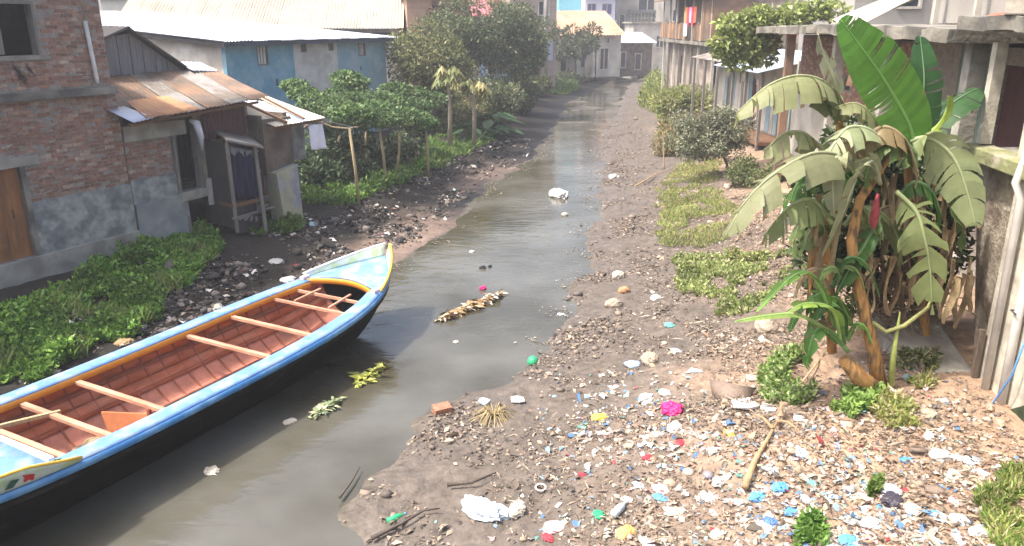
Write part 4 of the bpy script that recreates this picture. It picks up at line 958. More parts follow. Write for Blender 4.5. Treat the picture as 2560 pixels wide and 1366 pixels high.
def stuffpatch(name, label, cat, pts_fn, n, L, W, cols, w=None, up=.9, mat=None, thing_kind=True, spread=.7, hstack=.0, group=None):
    """leafy or grassy ground growth: points from pts_fn(n) on the ground"""
    X, Y = pts_fn(n); Z = hgt(X, Y)
    C = np.stack([X, Y, Z + RNG.uniform(0, 1, len(X)) ** 1.3 * hstack * np.clip(.75 + 1.3 * fbm(X * 1.4, Y * 1.4, 3, 12), .1, 2)], 1)
    D = RNG.normal(size=(len(X), 3)) * spread; D[:, 2] = np.abs(D[:, 2]) * .5 + up
    N = RNG.normal(size=(len(X), 3)); N[:, 2] += .6
    Ls = L * RNG.uniform(.55, 1.3, len(X))
    tint = 1 + .35 * fbm(X * 1.7, Y * 1.7, 2, 5)[:, None]
    return tag(leaves(name, C, unit(D), unit(N), Ls, Ls * W, palette(len(X), cols, w) * tint, mat or m_leaf, fold=.15, droop=.25), label, cat, group, 'stuff')
def poly_pts(pix, seed=0, keep=None, edge=.35):
    """random points inside a ground polygon (design pixels on the ground), ragged by noise"""
    P_ = [G(*p) for p in pix]; xs = np.array([p.x for p in P_]); ys = np.array([p.y for p in P_])
    def inside(X, Y):
        r = np.zeros(len(X), bool); j = len(xs) - 1
        for i in range(len(xs)):
            c_ = ((ys[i] > Y) != (ys[j] > Y)) & (X < (xs[j] - xs[i]) * (Y - ys[i]) / (ys[j] - ys[i] + 1e-9) + xs[i]); r ^= c_; j = i
        return r
    def f(n):
        X = []; Y = []; k = 0
        while k < n:
            a = RNG.uniform(xs.min(), xs.max(), n * 2); b = RNG.uniform(ys.min(), ys.max(), n * 2)
            ok = inside(a + edge * fbm(a * 2, b * 2, 2, seed + 3), b + edge * fbm(a * 2, b * 2, 2, seed + 4)) & (fbm(a * 1.3, b * 1.3, 3, seed) > (-.25 if keep is None else keep))
            X.append(a[ok]); Y.append(b[ok]); k += ok.sum()
        return np.concatenate(X)[:n], np.concatenate(Y)[:n]
    return f
weedc = [(.12, .25, .04), (.18, .35, .055), (.27, .45, .085), (.065, .15, .03), (.33, .47, .13)]
grassc = [(.10, .20, .03), (.15, .26, .05), (.07, .15, .025), (.22, .28, .09)]
dryg = [(.34, .36, .11), (.27, .33, .09), (.40, .38, .17), (.20, .26, .07), (.42, .37, .22)]
stuffpatch('weeds', 'dense dark green weeds along the foot of brick house', 'weeds', poly_pts([(-60, 800), (130, 740), (330, 640), (360, 600), (470, 565), (560, 600), (540, 650), (470, 720), (380, 800), (330, 840), (180, 900), (-60, 990)], 1, -.4), 42000, .105, .6, weedc, [3, 3, 3, 2, 1], up=.55, spread=.9, hstack=.30)
stuffpatch('weeds', 'taller grassy shoots sticking out of the weeds by brick house', 'grass', poly_pts([(-60, 830), (150, 745), (340, 650), (480, 580), (560, 610), (470, 720), (330, 835), (180, 890), (-60, 970)], 31, .05), 1300, .30, .10, [(.20, .32, .06), (.28, .38, .10), (.32, .32, .14)], up=1.1, spread=.5, hstack=.15)
stuffpatch('weeds', 'small green weed patch below the outhouse', 'weeds', poly_pts([(590, 560), (610, 530), (700, 525), (765, 560), (740, 585), (640, 590)], 2), 4500, .15, .4, grassc, up=.6, hstack=.2)
stuffpatch('weeds', 'grass and weeds under the bamboo vine trellis', 'grass', poly_pts([(745, 515), (760, 470), (900, 470), (1000, 430), (1060, 400), (1110, 390), (1000, 470), (900, 510)], 3), 7000, .2, .3, grassc + weedc, up=.7, hstack=.25)
stuffpatch('grass', 'bright green grass slope below the papaya trees', 'grass', poly_pts([(1040, 420), (1050, 370), (1110, 330), (1180, 320), (1250, 330), (1240, 350), (1160, 390), (1090, 425)], 4), 7000, .2, .22, grassc, up=.8, hstack=.12)
stuffpatch('undergrowth', 'mixed yellow-green undergrowth around the papaya trunks', 'undergrowth', poly_pts([(1010, 340), (1060, 270), (1200, 270), (1260, 310), (1180, 335), (1080, 330)], 5), 6000, .25, .45, [(.16, .17, .06), (.28, .26, .13), (.08, .12, .04), (.2, .22, .08)], up=.5, hstack=.7)
stuffpatch('grass', 'green grass tuft bank by the far stream bend', 'grass', poly_pts([(1370, 235), (1390, 205), (1430, 200), (1450, 225), (1410, 240)], 6), 3000, .3, .3, grassc, up=.6, hstack=.3)
stuffpatch('undergrowth', 'dark scrub along the far left stream bank', 'scrub', poly_pts([(1270, 255), (1290, 225), (1360, 205), (1470, 190), (1560, 165), (1590, 150), (1590, 160), (1480, 205), (1390, 215), (1340, 250)], 7), 5000, .35, .4, darkg + [(.12, .13, .07)], up=.5, hstack=.9)
# right bank
stuffpatch('grass', 'short yellow-green grass patch beside the orange earth', 'grass', poly_pts([(1640, 610), (1645, 510), (1670, 470), (1790, 470), (1850, 540), (1820, 600), (1720, 620)], 11, -.25, .5), 11000, .11, .2, dryg + [(.22, .33, .07)], up=.9, hstack=.05)
stuffpatch('grass', 'grass strip running below the grey-green shrub', 'grass', poly_pts([(1640, 480), (1680, 430), (1740, 390), (1800, 400), (1790, 450), (1700, 495)], 12, -.25, .5), 6000, .12, .2, dryg, up=.9, hstack=.05)
stuffpatch('groundcover', 'leafy groundcover between rubbish and banana plant', 'groundcover', poly_pts([(1680, 710), (1700, 650), (1840, 630), (1970, 640), (1990, 700), (1940, 750), (1860, 790), (1780, 770)], 13, -.25, .5), 9500, .10, .5, [(.26, .33, .10), (.34, .39, .15), (.18, .25, .07), (.42, .42, .24)], up=.6, hstack=.10)
stuffpatch('groundcover', 'bright weeds sprouting at the foot of banana stems', 'weeds', poly_pts([(1890, 980), (1910, 900), (2010, 890), (2080, 930), (2060, 1000), (1960, 1000)], 14, .02, .5), 2600, .085, .55, [(.19, .29, .08), (.27, .37, .13), (.14, .22, .06), (.36, .40, .22)], up=.5, hstack=.14)
stuffpatch('groundcover', 'lime green weed clump under the cut banana stump', 'weeds', poly_pts([(2095, 1040), (2100, 985), (2190, 970), (2215, 1010), (2180, 1050)], 15, -.05, .5), 1500, .09, .5, [(.22, .36, .08), (.30, .44, .13), (.15, .25, .06)], up=.5, hstack=.14)
stuffpatch('groundcover', 'thin straw-coloured weeds near the concrete ramp', 'weeds', poly_pts([(2220, 1080), (2230, 980), (2330, 900), (2340, 960), (2300, 1080)], 16, .1, .5), 1500, .10, .3, dryg, up=.6, hstack=.2)
stuffpatch('grass', 'rough grass in the corner below the retaining wall', 'grass', poly_pts([(2470, 1366), (2490, 1240), (2530, 1190), (2620, 1180), (2640, 1400), (2480, 1420)], 17, -.3), 7000, .12, .18, grassc + dryg, up=.9, hstack=.08)
stuffpatch('groundcover', 'green sprouts among rubbish at the bottom of slope', 'weeds', poly_pts([(1960, 1366), (1960, 1310), (2030, 1295), (2080, 1340), (2070, 1390)], 18, 0, .4), 800, .08, .5, [(.13, .27, .05), (.2, .36, .08)], up=.6, hstack=.14)
stuffpatch('groundcover', 'small weed tuft in the middle of the rubbish field', 'weeds', poly_pts([(2130, 1250), (2140, 1200), (2200, 1195), (2230, 1230), (2190, 1260)], 19, 0, .4), 600, .08, .5, [(.15, .26, .05), (.22, .32, .09)], up=.6, hstack=.12)
stuffpatch('undergrowth', 'lime green bushes on the far right bank', 'undergrowth', poly_pts([(1595, 265), (1610, 215), (1640, 185), (1690, 230), (1690, 280), (1640, 290)], 20), 6000, .26, .4, [(.23, .29, .06), (.32, .36, .11), (.16, .20, .05)], up=.6, hstack=.9)
stuffpatch('undergrowth', 'reddish and green scrub on bank before balcony house', 'undergrowth', poly_pts([(1645, 330), (1660, 290), (1740, 270), (1790, 300), (1740, 350), (1690, 380)], 21, -.1), 5000, .2, .35, [(.25, .27, .09), (.27, .15, .08), (.16, .19, .06), (.36, .32, .17)], up=.6, hstack=.55)

def bush(px, py, dY, w_, h_, n, cols, label, seed, leaf=.13, mat=None, wd=.36):
    a = G(px, py); d = a.y * cP + (CAMH - a.z) * sP; r_ = w_ / FPX * d / 2; hh = h_ / FPX * d
    t = thing('bush', label, 'bush', WF, tuple(a)); rs = np.random.default_rng(seed); cl = []
    for i in range(n):
        th = rs.uniform(0, 6.28); q = rs.uniform(.1, .85) ** .5; k = rs.uniform(.16, .3) * min(r_, hh) * 1.7
        cl.append((a.x + math.cos(th) * q * r_, a.y + .3 + math.sin(th) * q * r_ * .7, a.z + k * .4 + rs.uniform(.0, .8) * hh * (1.05 - q * .6), k, k, k * .8))
    kk = [int(np.clip(1500 * c[3] ** 2, 60, 900)) for c in cl]
    C, D, N = clump_leaves([c[:3] for c in cl], [c[3:] for c in cl], kk); L = leaf * RNG.uniform(.6, 1.4, len(C))
    leaves('foliage', C, D, N, L, L * wd, palette(len(C), cols) * np.repeat(RNG.uniform(.75, 1.25, (n, 1)), kk, 0), mat or m_leaf, t, off=np.array(a))
    b = MB()
    for c in cl[::2]: b.tube([a, Vector(c[:3]).lerp(a, .5) + Vector((0, 0, .06)), c[:3]], [.03, .02, .006], 5)
    b.build('stems', m_bark, t)
lime = [(.28, .33, .09), (.36, .39, .15), (.20, .25, .07), (.42, .40, .22)]
bush(1700, 300, 0, 130, 90, 22, lime, 'straggly lime bush on the bank below the balcony house', 1, .2)
bush(1760, 280, 0, 110, 80, 18, [(.30, .31, .16), (.22, .24, .12), (.38, .36, .22)], 'pale bush between the awning shack and the stream', 2, .18)
bush(1700, 385, 0, 110, 60, 18, [(.33, .25, .13), (.30, .31, .11), (.22, .17, .09)], 'reddish dry bush on the orange bank edge', 3, .14)
bush(1900, 460, 0, 120, 70, 18, [(.10, .15, .05), (.17, .21, .09), (.26, .28, .14)], 'green bush between dusty shrub and banana clump', 4, .12)
bush(1880, 665, 0, 100, 36, 14, lime, 'low leafy bush in the groundcover beside the cloth post', 5, .1, None, .5)
bush(2310, 940, 0, 90, 60, 14, [(.20, .24, .10), (.32, .31, .17), (.13, .16, .06)], 'thin weedy bush by the concrete ramp', 6, .09)
bush(1060, 300, 0, 150, 90, 24, [(.22, .24, .09), (.33, .32, .15), (.13, .17, .06)], 'yellow-green bush behind the vine trellis', 7, .22)
bush(1160, 318, 0, 150, 70, 24, [(.27, .27, .12), (.16, .20, .07), (.38, .35, .20)], 'dusty bush at the foot of the papaya trees', 8, .2)
bush(1260, 275, 0, 130, 70, 20, [(.10, .15, .06), (.16, .20, .09), (.06, .09, .04)], 'green bush leaning over the left mud bank', 9, .22)
bush(1320, 235, 0, 90, 50, 14, [(.20, .22, .10), (.12, .15, .06)], 'scrubby bush under the big dark tree', 10, .25)
bush(990, 250, 0, 120, 80, 18, [(.12, .20, .07), (.20, .28, .10), (.08, .13, .05)], 'bright bush against the grey-blue house wall', 11, .2)
def dusty_shrub():
    a = G(1820, 440); c = PY(1775, 348, a.y + .4)
    tree('dusty_shrub', 'grey-green dusty shrub on the right bank by orange earth', (a.x, a.y, a.z), rclumps((c.x, c.y, c.z + .15), (1.45, 1.0, 1.05), 48, .42, 8), 3200, .11, [(.30, .32, .22), (.20, .22, .14), (.42, .43, .32), (.12, .14, .085)], [3, 3, 2, 2], .06, mat=m_leafd)
dusty_shrub()
def roof_vine():
    c0 = PY(1960, 40, 27)
    cl = [(*PY(px, py, 28.5), .55, .4, .3) for px, py in ((1850, 85), (1835, 115), (1885, 65), (1930, 50), (1980, 35), (2040, 25), (1900, 85), (1850, 100), (1990, 50), (2080, 30), (1870, 100), (1915, 110), (1905, 140), (1845, 130), (1820, 130), (1850, 155), (1812, 105), (1880, 125), (1830, 60), (1900, 40))]
    t = thing('climbing_vine', 'leafy climber spilling over the slab roof end', 'vine', WF, (c0.x, 26.5, 5.9))
    C, D, N = clump_leaves([k[:3] for k in cl], [k[3:] for k in cl], [230] * len(cl))
    L = .20 * RNG.uniform(.7, 1.3, len(C)); leaves('foliage', C, D, N, L, L * .6, palette(len(C), [(.30, .37, .10), (.40, .45, .18), (.20, .26, .08)]), m_leaf, t, off=np.array((c0.x, 26.5, 5.9)))
    b = MB()
    for i in range(len(cl) - 1): b.tube([cl[i][:3], cl[i + 1][:3]], .02, 5)
    b.build('stem', m_bark, t)
roof_vine()
def house_creeper():
    c0 = PY(1440, 110, 80)
    cl = [(*PY(px, py, 80 - k * .3), .9, .5, .8) for k, (px, py) in enumerate(((1400, 95), (1430, 85), (1460, 100), (1480, 80), (1420, 120), (1450, 125), (1405, 130), (1475, 110)))]
    t = thing('house_creeper', 'dull green creeper covering the orange roofed house front', 'creeper', WF, (c0.x, 80, 1))
    C, D, N = clump_leaves([k[:3] for k in cl], [k[3:] for k in cl], [330] * len(cl)); L = .3 * RNG.uniform(.7, 1.3, len(C))
    leaves('foliage', C, D, N, L, L * .5, palette(len(C), [(.10, .13, .06), (.15, .17, .09), (.07, .09, .045)]), m_leaf, t, off=np.array((c0.x, 80, 1)))
    MB().tube([(c0.x, 80, .8), (c0.x, 80, c0.z)], .06, 5).build('stem', m_bark, t)
house_creeper()

def trellis():
    t = thing('vine_trellis', 'bamboo pole trellis carrying a spreading gourd vine', 'trellis', WF, (-5.0, 26.5, .6))
    tops = []
    for (bx, by), (tx, ty), Y in (((898, 503), (873, 322), 24.8), ((966, 462), (946, 303), 27.6), ((1070, 432), (1064, 318), 30.0), ((1000, 420), (1000, 330), 29.5), ((845, 430), (850, 340), 27.5), ((925, 420), (915, 330), 29.0), ((790, 330), (800, 290), 25.5)):
        q = PY(tx, ty, Y); b = PZ(bx, by, .5); g = hz(b.x, b.y); p = Vector((q.x + (b.x - q.x) * .9, Y, hz(q.x, Y) - .15))
        MB().tube([p, p.lerp(q, .5) + Vector((.03, .02, 0)), q], [.055, .05, .042], 7).build('pole', m_bamboo if Y != 25.5 else m_rust, t, smooth=True); tops.append(q)
    MB().tube([PY(790, 300, 24.3), PY(830, 318, 24.5), tops[0]], .03, 6).build('cross_pole', m_bamboo, t)
    MB().tube([tops[0], tops[1], tops[2]], .025, 6).build('cross_pole', m_bamboo, t)
    # canopy: sloping sheet of leaf mounds
    cl = []; rs = np.random.default_rng(5)
    for px, py, Y, r_ in ((735, 215, 29, .35), (760, 235, 28.5, .4), (790, 255, 28, .5), (830, 270, 27, .55), (870, 285, 26, .55), (900, 290, 26, .5), (940, 275, 28, .55), (960, 300, 27.4, .45), (1000, 290, 29, .55), (1040, 300, 30, .5), (880, 255, 29, .55), (930, 250, 30, .6), (980, 260, 31, .6), (1030, 270, 31, .6), (1060, 310, 29.8, .4), (850, 240, 30, .5), (875, 215, 30.5, .5), (865, 195, 31, .45), (890, 205, 31, .35), (1070, 250, 33, .6), (1020, 235, 33, .6), (985, 225, 33, .5)):
        p = PY(px, py, Y); cl.append((p.x, p.y, p.z, r_ * 1.35, r_ * 1.2, r_ * .55))
    C, D, N = clump_leaves([k[:3] for k in cl], [k[3:] for k in cl], [760] * len(cl), upn=1.2)
    L = .125 * RNG.uniform(.6, 1.3, len(C)); cc = np.repeat(RNG.uniform(.8, 1.2, (len(cl), 1)), 760, 0)
    leaves('vine', C, D, N, L, L * .75, palette(len(C), [(.08, .155, .05), (.13, .22, .075), (.21, .30, .11), (.05, .10, .04)]) * cc, m_leaf, t, off=np.array((-5.0, 26.5, .6)))
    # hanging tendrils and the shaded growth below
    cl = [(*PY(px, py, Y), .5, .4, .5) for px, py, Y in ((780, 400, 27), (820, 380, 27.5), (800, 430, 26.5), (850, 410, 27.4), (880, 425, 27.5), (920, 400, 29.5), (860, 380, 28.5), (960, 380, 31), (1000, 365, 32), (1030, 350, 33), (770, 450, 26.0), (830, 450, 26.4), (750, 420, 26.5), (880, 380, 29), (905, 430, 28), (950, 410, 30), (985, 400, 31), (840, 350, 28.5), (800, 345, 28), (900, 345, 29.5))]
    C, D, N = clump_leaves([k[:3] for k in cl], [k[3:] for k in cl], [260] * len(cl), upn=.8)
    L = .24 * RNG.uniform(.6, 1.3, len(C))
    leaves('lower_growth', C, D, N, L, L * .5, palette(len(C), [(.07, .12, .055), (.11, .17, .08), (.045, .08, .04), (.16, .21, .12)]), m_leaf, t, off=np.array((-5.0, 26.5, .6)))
trellis()

def leaf_plant(px, py, Y, n, L, label, cols, seed, group=None, name='taro_plant'):
    p = PY(px, py, Y); g = hz(p.x, Y); t = thing(name, label, 'plant', WF, (p.x, Y, g), group); rs = np.random.default_rng(seed)
    for i in range(n):
        a = rs.uniform(0, 6.28); el = rs.uniform(.5, 1.3); st = rs.uniform(.5, 1.1) * L
        q0 = Vector((p.x + rs.uniform(-.3, .3), Y + rs.uniform(-.3, .3), g)); q = q0 + Vector((math.cos(a) * math.cos(el), math.sin(a) * math.cos(el), math.sin(el))) * st
        b = MB(); c_ = cols[i % len(cols)]; f = rs.uniform(.8, 1.25); b.cc = tuple(v * f for v in c_); b.tube([q0, q], .015, 4)
        d = Vector((math.cos(a), math.sin(a), -.35)); s_ = Vector((-math.sin(a), math.cos(a), 0)); l_ = L * rs.uniform(.5, .8); w_ = l_ * .32
        b.add([q - d * l_ * .15, q + d * l_ * .15 + s_ * w_, q + d * l_ * .55 + s_ * w_ * .7, q + d * l_, q + d * l_ * .55 - s_ * w_ * .7, q + d * l_ * .15 - s_ * w_, q + d * l_ * .4 + Vector((0, 0, -.06 * l_))], [(0, 6, 1), (1, 6, 2), (2, 6, 3), (3, 6, 4), (4, 6, 5), (5, 6, 0)])
        b.build('leaf', m_leaf, t)
leaf_plant(1235, 280, 41, 26, 1.3, 'dark broad leaved taro clump at the water margin', [(.03, .07, .03), (.05, .10, .04)], 1)
leaf_plant(1180, 260, 38, 18, 1.1, 'broad leaved taro clump beside the shorter papaya', [(.04, .085, .035), (.06, .11, .05)], 2)

# ---- banana clump
def banana_leaf(parent, pts, width, col, tear=.25, seed=0, fold=.25, sag=.3, wprof=None, twist=0., sidev=None, stripe=.12):
    """pts: world polyline of the midrib, base to tip (stalk = first fifth)"""
    rs = np.random.default_rng(seed); P_ = [Vector(p) for p in pts]
    def cr(t):          # Catmull-Rom
        n = len(P_) - 1; x = min(max(t, 0), .9999) * n; i = int(x); f = x - i
        a, b, c_, d = P_[max(i - 1, 0)], P_[i], P_[i + 1], P_[min(i + 2, n)]
        return .5 * ((2 * b) + (c_ - a) * f + (2 * a - 5 * b + 4 * c_ - d) * f * f + (3 * b - a - 3 * c_ + d) * f ** 3)
    N_ = 34; b = MB(); st = .10
    off = OFF[parent.name]
    for side in (-1, 1):
        prev = None; i = 0
        while i < N_:
            seg = 1 if tear <= 0 or stripe > .15 else int(rs.integers(1, 7)); seg = min(seg, N_ - i)
            gap = rs.uniform(.1, 1) ** 2 * .75 if rs.random() < tear else 0
            dz = rs.uniform(-.04, .04 + .16 * (tear > .25)) * (1 if tear > 0 else 0); ln = (rs.uniform(.9, 1.04) if stripe < .15 else rs.uniform(.985, 1.0)) if tear > 0 else 1
            if stripe >= .15: dz *= .12; gap *= .6
            rows = []
            for k in range(seg + 1):
                u = st + (1 - st) * (i + k) / N_
                p = cr(u); d = (cr(min(u + .02, 1)) - cr(max(u - .02, 0))).normalized()
                sv = Vector(sidev) if sidev is not None else d.cross(Vector((0, 0, 1)))
                if sv.length < .05: sv = Vector((1, 0, 0))
                sv = (sv - d * sv.dot(d)).normalized(); up = sv.cross(d).normalized()
                tt = (i + k) / N_; w_ = width * .5 * (math.sin(math.pi * min(1, tt * .93 + .07) ** .85) ** .62) * ln
                shr = 1 - gap * .5 if k in (0, seg) and seg > 1 else 1
                sweep = d * w_ * .22
                row = []
                for j in range(5):
                    v = j / 4
                    q = p + sv * side * w_ * v * (1) + sweep * v * v + up * (fold * w_ * v) - Vector((0, 0, 1)) * (sag * w_ * v * v + dz * v)
                    if k == 0 and gap: q += d * gap * .17 * v * width
                    if k == seg and gap: q -= d * gap * .17 * v * width
                    row.append(q)
                rows.append(row)
            f = rs.uniform(1 - stripe, 1 + stripe)
            for k in range(seg):
                for j in range(4):
                    e = f * (1 - .0 * j); b.cc = tuple(min(1, c_ * e) for c_ in col)
                    b.add([rows[k][j], rows[k + 1][j], rows[k + 1][j + 1], rows[k][j + 1]], [(0, 1, 2, 3)])
            if tear > 0 and rs.random() < tear * .5:                # brown torn margin
                b.cc = (.30, .22, .12); r0, r1 = rows[-2][4], rows[-1][4]
                b.add([r0, r1, r1 + Vector((0, 0, -.05)), r0 + Vector((0, 0, -.04))], [(0, 1, 2, 3)])
            i += seg
    lf = b.build('leaf', m_banana, parent, smooth=True)
    r_ = MB(); r_.cc = tuple(min(1, c_ * 1.5 + .08) for c_ in col)
    r_.tube([cr(i / 22) + Vector((0, 0, .004)) for i in range(23)], [.034 * (1 - .85 * i / 22) for i in range(23)], 6).build('midrib', m_banana, lf, smooth=True)
    return lf
m_banana = M('banana_leaf', (1, 1, 1), .5, .14, 5, attr=True, bump=.12, bscale=14, trans=.30, spec=.35)
m_pstem = M('banana_stem', (.40, .22, .075), .85, .45, 5, col2=(.12, .085, .045), mixscale=4, mixlo=.5, mixhi=.62, bump=.5, stretch=(3, 3, .6))
m_dry = M('dry_leaf', (.40, .30, .17), .9, .3, 6, col2=(.20, .14, .08), bump=.4)
def banana():
    g = G(2200, 965); Y = g.y
    t = thing('banana_plant', 'tall banana clump with big torn leaves below the slab roof', 'banana plant', WF, (g.x, g.y, g.z))
    def q(px, py, dy=0): return PY(px, py, Y + dy)
    MB().tube([q(2200, 985, 0), q(2185, 880, .02), q(2160, 780, .04), q(2140, 690, .06), q(2128, 600, .1), q(2150, 500, .25), q(2215, 400, .45), q(2255, 330, .55)], [.105, .09, .08, .072, .068, .062, .055, .04], 14).build('stem', m_pstem, t, smooth=True)
    MB().tube([q(2330, 1000, 1.3), q(2310, 800, 1.25), q(2280, 600, 1.2), q(2270, 420, 1.1), q(2275, 330, 1.0)], [.085, .075, .07, .06, .04], 12).build('stem', m_pstem, t, smooth=True)
    MB().tube([q(2080, 880, .9), q(2070, 700, .9), q(2085, 500, .9), q(2100, 300, .9), q(2105, 250, .9)], [.07, .065, .055, .045, .03], 12).build('stem', m_pstem, t, smooth=True)
    MB().tube([q(2110, 900, -.25), q(2150, 945, -.22), q(2200, 990, -.15)], [.085, .12, .15], 12).build('cut_stump', m_pstem, t, smooth=True)
    gr = (.10, .26, .03); dg = (.06, .15, .03); pale = (.25, .27, .13); paleg = (.22, .27, .11); yg = (.26, .36, .06)
    A = lambda pts, w_, c_, **k: banana_leaf(t, pts, w_, c_, **k)
    A([q(2290, 420, .5), q(2275, 320, .45), q(2215, 210, .35), q(2160, 130, .25), q(2100, 48, .2)], .80, (.105, .26, .035), tear=.10, seed=1, fold=.10, sag=.0, sidev=(.82, .25, .5), stripe=.17)      # the upright green one
    A([q(2270, 420, .9), q(2290, 320, 1.0), q(2310, 210, 1.1), q(2300, 90, 1.3)], .75, (.05, .13, .045), tear=.1, seed=2, fold=.1, sag=0, sidev=(.9, .4, .1))
    A([q(2160, 450, .3), q(2110, 395, .1), q(2030, 385, -.1), q(1930, 440, -.3), q(1860, 510, -.4), q(1815, 590, -.5)], .62, (.21, .225, .12), tear=.6, seed=3, fold=.15, sag=.55)
    A([q(2120, 300, .8), q(2070, 215, .7), q(2000, 190, .5), q(1920, 215, .4), q(1840, 285, .3)], .62, pale, tear=.6, seed=4, fold=.1, sag=.7)
    A([q(2260, 360, .5), q(2320, 345, .4), q(2380, 390, .3), q(2415, 470, .2), q(2440, 570, .1)], .62, (.27, .32, .16), tear=.12, seed=5, fold=.1, sag=.5, sidev=(.85, -.5, .3))
    A([q(2240, 480, .2), q(2290, 530, .1), q(2310, 590, 0), q(2325, 670, 0), q(2330, 760, 0)], .62, paleg, tear=.45, seed=6, fold=.1, sag=.15, sidev=(1, -.25, 0))
    A([q(2130, 420, .2), q(2090, 395, 0), q(2082, 450, -.1), q(2085, 540, -.15)], .36, (.36, .37, .23), tear=.15, seed=7, fold=-.1, sag=.2, sidev=(1, .2, 0))
    A([q(2200, 460, .1), q(2180, 405, -.1), q(2140, 450, -.25), q(2105, 540, -.3), q(2055, 640, -.35)], .36, (.20, .22, .12), tear=.1, seed=8, fold=.2, sag=.3, sidev=(.6, .5, .5))
    A([q(2110, 300, .8), q(2085, 200, .7), q(2060, 140, .65), q(2045, 85, .6)], .22, (.40, .40, .27), tear=.3, seed=9, fold=.3, sag=0, sidev=(.8, .4, 0))
    A([q(2240, 400, .4), q(2180, 330, .3), q(2120, 320, .2), q(2080, 370, .1), q(2060, 420, 0)], .5, (.30, .35, .19), tear=.45, seed=10, fold=.05, sag=.4)
    A([q(2250, 400, .6), q(2190, 300, .6), q(2140, 260, .6), q(2085, 270, .6)], .5, pale, tear=.5, seed=11, fold=.0, sag=.5)
    A([q(2060, 380, .6), q(2010, 335, .5), q(1960, 335, .4), q(1910, 380, .3)], .42, pale, tear=.35, seed=12, fold=.1, sag=.5)
    A([q(2110, 330, .9), q(2060, 260, .9), q(2030, 240, .9), q(2010, 250, .9)], .4, (.05, .13, .03), tear=.1, seed=13, fold=.1, sag=.2)
    A([q(2290, 350, .8), q(2340, 320, .8), q(2365, 280, .7), q(2370, 240, .7)], .3, yg, tear=0, seed=14, fold=.3, sag=0, sidev=(.6, .5, .4))
    A([q(2290, 380, 1), q(2360, 280, 1.3), q(2410, 240, 1.5), q(2450, 220, 1.6)], .6, (.04, .10, .035), tear=.1, seed=15, fold=.1, sag=.4)
    A([q(2080, 560, 0), q(2030, 500, -.1), q(1970, 520, -.2), q(1910, 590, -.25)], .4, paleg, tear=.4, seed=16, fold=.0, sag=.6)
    A([q(2200, 540, .2), q(2170, 600, .1), q(2120, 680, 0), q(2090, 740, 0)], .34, dg, tear=.2, seed=17, fold=.1, sag=.3)
    A([q(2310, 500, .6), q(2370, 470, .5), q(2400, 520, .4), q(2410, 600, .4)], .4, (.10, .16, .05), tear=.3, seed=18, fold=.1, sag=.5)
    rs2 = np.random.default_rng(77)
    for i in range(16):          # inner, older and younger leaves crowding the clump
        bx = rs2.uniform(2060, 2300); by = rs2.uniform(330, 620); sx = rs2.choice([-1, 1]); ln = rs2.uniform(70, 150); dy0 = rs2.uniform(.3, 1.1)
        A([q(bx, by, dy0), q(bx + sx * ln * .4, by - ln * .35, dy0 - .05), q(bx + sx * ln * .85, by - ln * .1, dy0 - .1), q(bx + sx * ln * 1.1, by + ln * .55, dy0 - .15)], rs2.uniform(.26, .46), [dg, paleg, (.11, .17, .05), (.14, .20, .07), (.26, .20, .10)][i % 5], tear=.35, seed=100 + i, fold=.05, sag=.5)
    for i in range(9):           # low sucker leaves round the stems
        bx = rs2.uniform(2060, 2130); by = rs2.uniform(700, 860); sx = rs2.choice([-1, -1, 1]); ln = rs2.uniform(60, 120)
        A([q(bx, by, .1), q(bx + sx * ln * .3, by - ln * .6, 0), q(bx + sx * ln * .7, by - ln * .5, -.1), q(bx + sx * ln, by + ln * .2, -.15)], rs2.uniform(.14, .24), [(.12, .26, .04), dg, (.18, .26, .08), (.28, .21, .11)][i % 4], tear=.2, seed=140 + i, fold=.15, sag=.4)
    # young suckers
    A([q(2090, 820, -.2), q(2040, 700, -.3), q(1985, 690, -.4), q(1890, 785, -.5)], .24, (.14, .27, .05), tear=.15, seed=20, fold=.25, sag=.2)
    A([q(2100, 850, -.2), q(2080, 775, -.35), q(2010, 760, -.45), q(1955, 795, -.5)], .26, (.22, .34, .07), tear=.2, seed=21, fold=.2, sag=.3)
    A([q(2090, 840, -.2), q(2000, 790, -.5), q(1920, 790, -.6), q(1835, 805, -.7)], .20, (.20, .30, .08), tear=0, seed=22, fold=.2, sag=.3)
    A([q(2120, 880, -.2), q(2060, 820, -.3), q(2030, 850, -.4), q(2015, 920, -.4)], .26, (.09, .22, .04), tear=.1, seed=23, fold=.1, sag=.4)
    A([q(2110, 860, -.1), q(2100, 780, -.2), q(2070, 760, -.25), q(2040, 800, -.3)], .22, dg, tear=0, seed=24, fold=.2, sag=.3)
    MB().tube([q(2225, 975, -.1), q(2235, 880, -.1), q(2250, 780, -.05)], [.045, .035, .01], 8).build('sucker', M('sucker_green', (.30, .36, .10), .6, .15, 5), t, smooth=True)
    MB().tube([q(2180, 805, .0), q(2215, 830, -.1), q(2260, 815, -.1), q(2320, 770, 0), q(2335, 720, .05)], [.03, .03, .03, .025, .02], 7).build('bent_stalk', M('stalk_green', (.28, .29, .11), .7, .2, 5), t, smooth=True)
    # dry hanging leaves round the stems
    rs = np.random.default_rng(9)
    for i in range(64):
        px = rs.uniform(2150, 2430); py = rs.uniform(420, 720); dy = rs.uniform(.4, 1.4); ln = rs.uniform(.4, 1.0); p = q(px, py, dy); wv = rs.uniform(.04, .12)
        a = rs.uniform(0, 3.14); s_ = Vector((math.cos(a), math.sin(a), 0))
        MB().grid(lambda u, v: p + s_ * wv * (u - .5) * (1 - .6 * v) + Vector((.08 * math.sin(v * 4 + i) * v, .06 * math.sin(v * 3 + u * 4), -ln * v)), 3, 7).build('dry_leaf', m_dry, t, solid=.006)
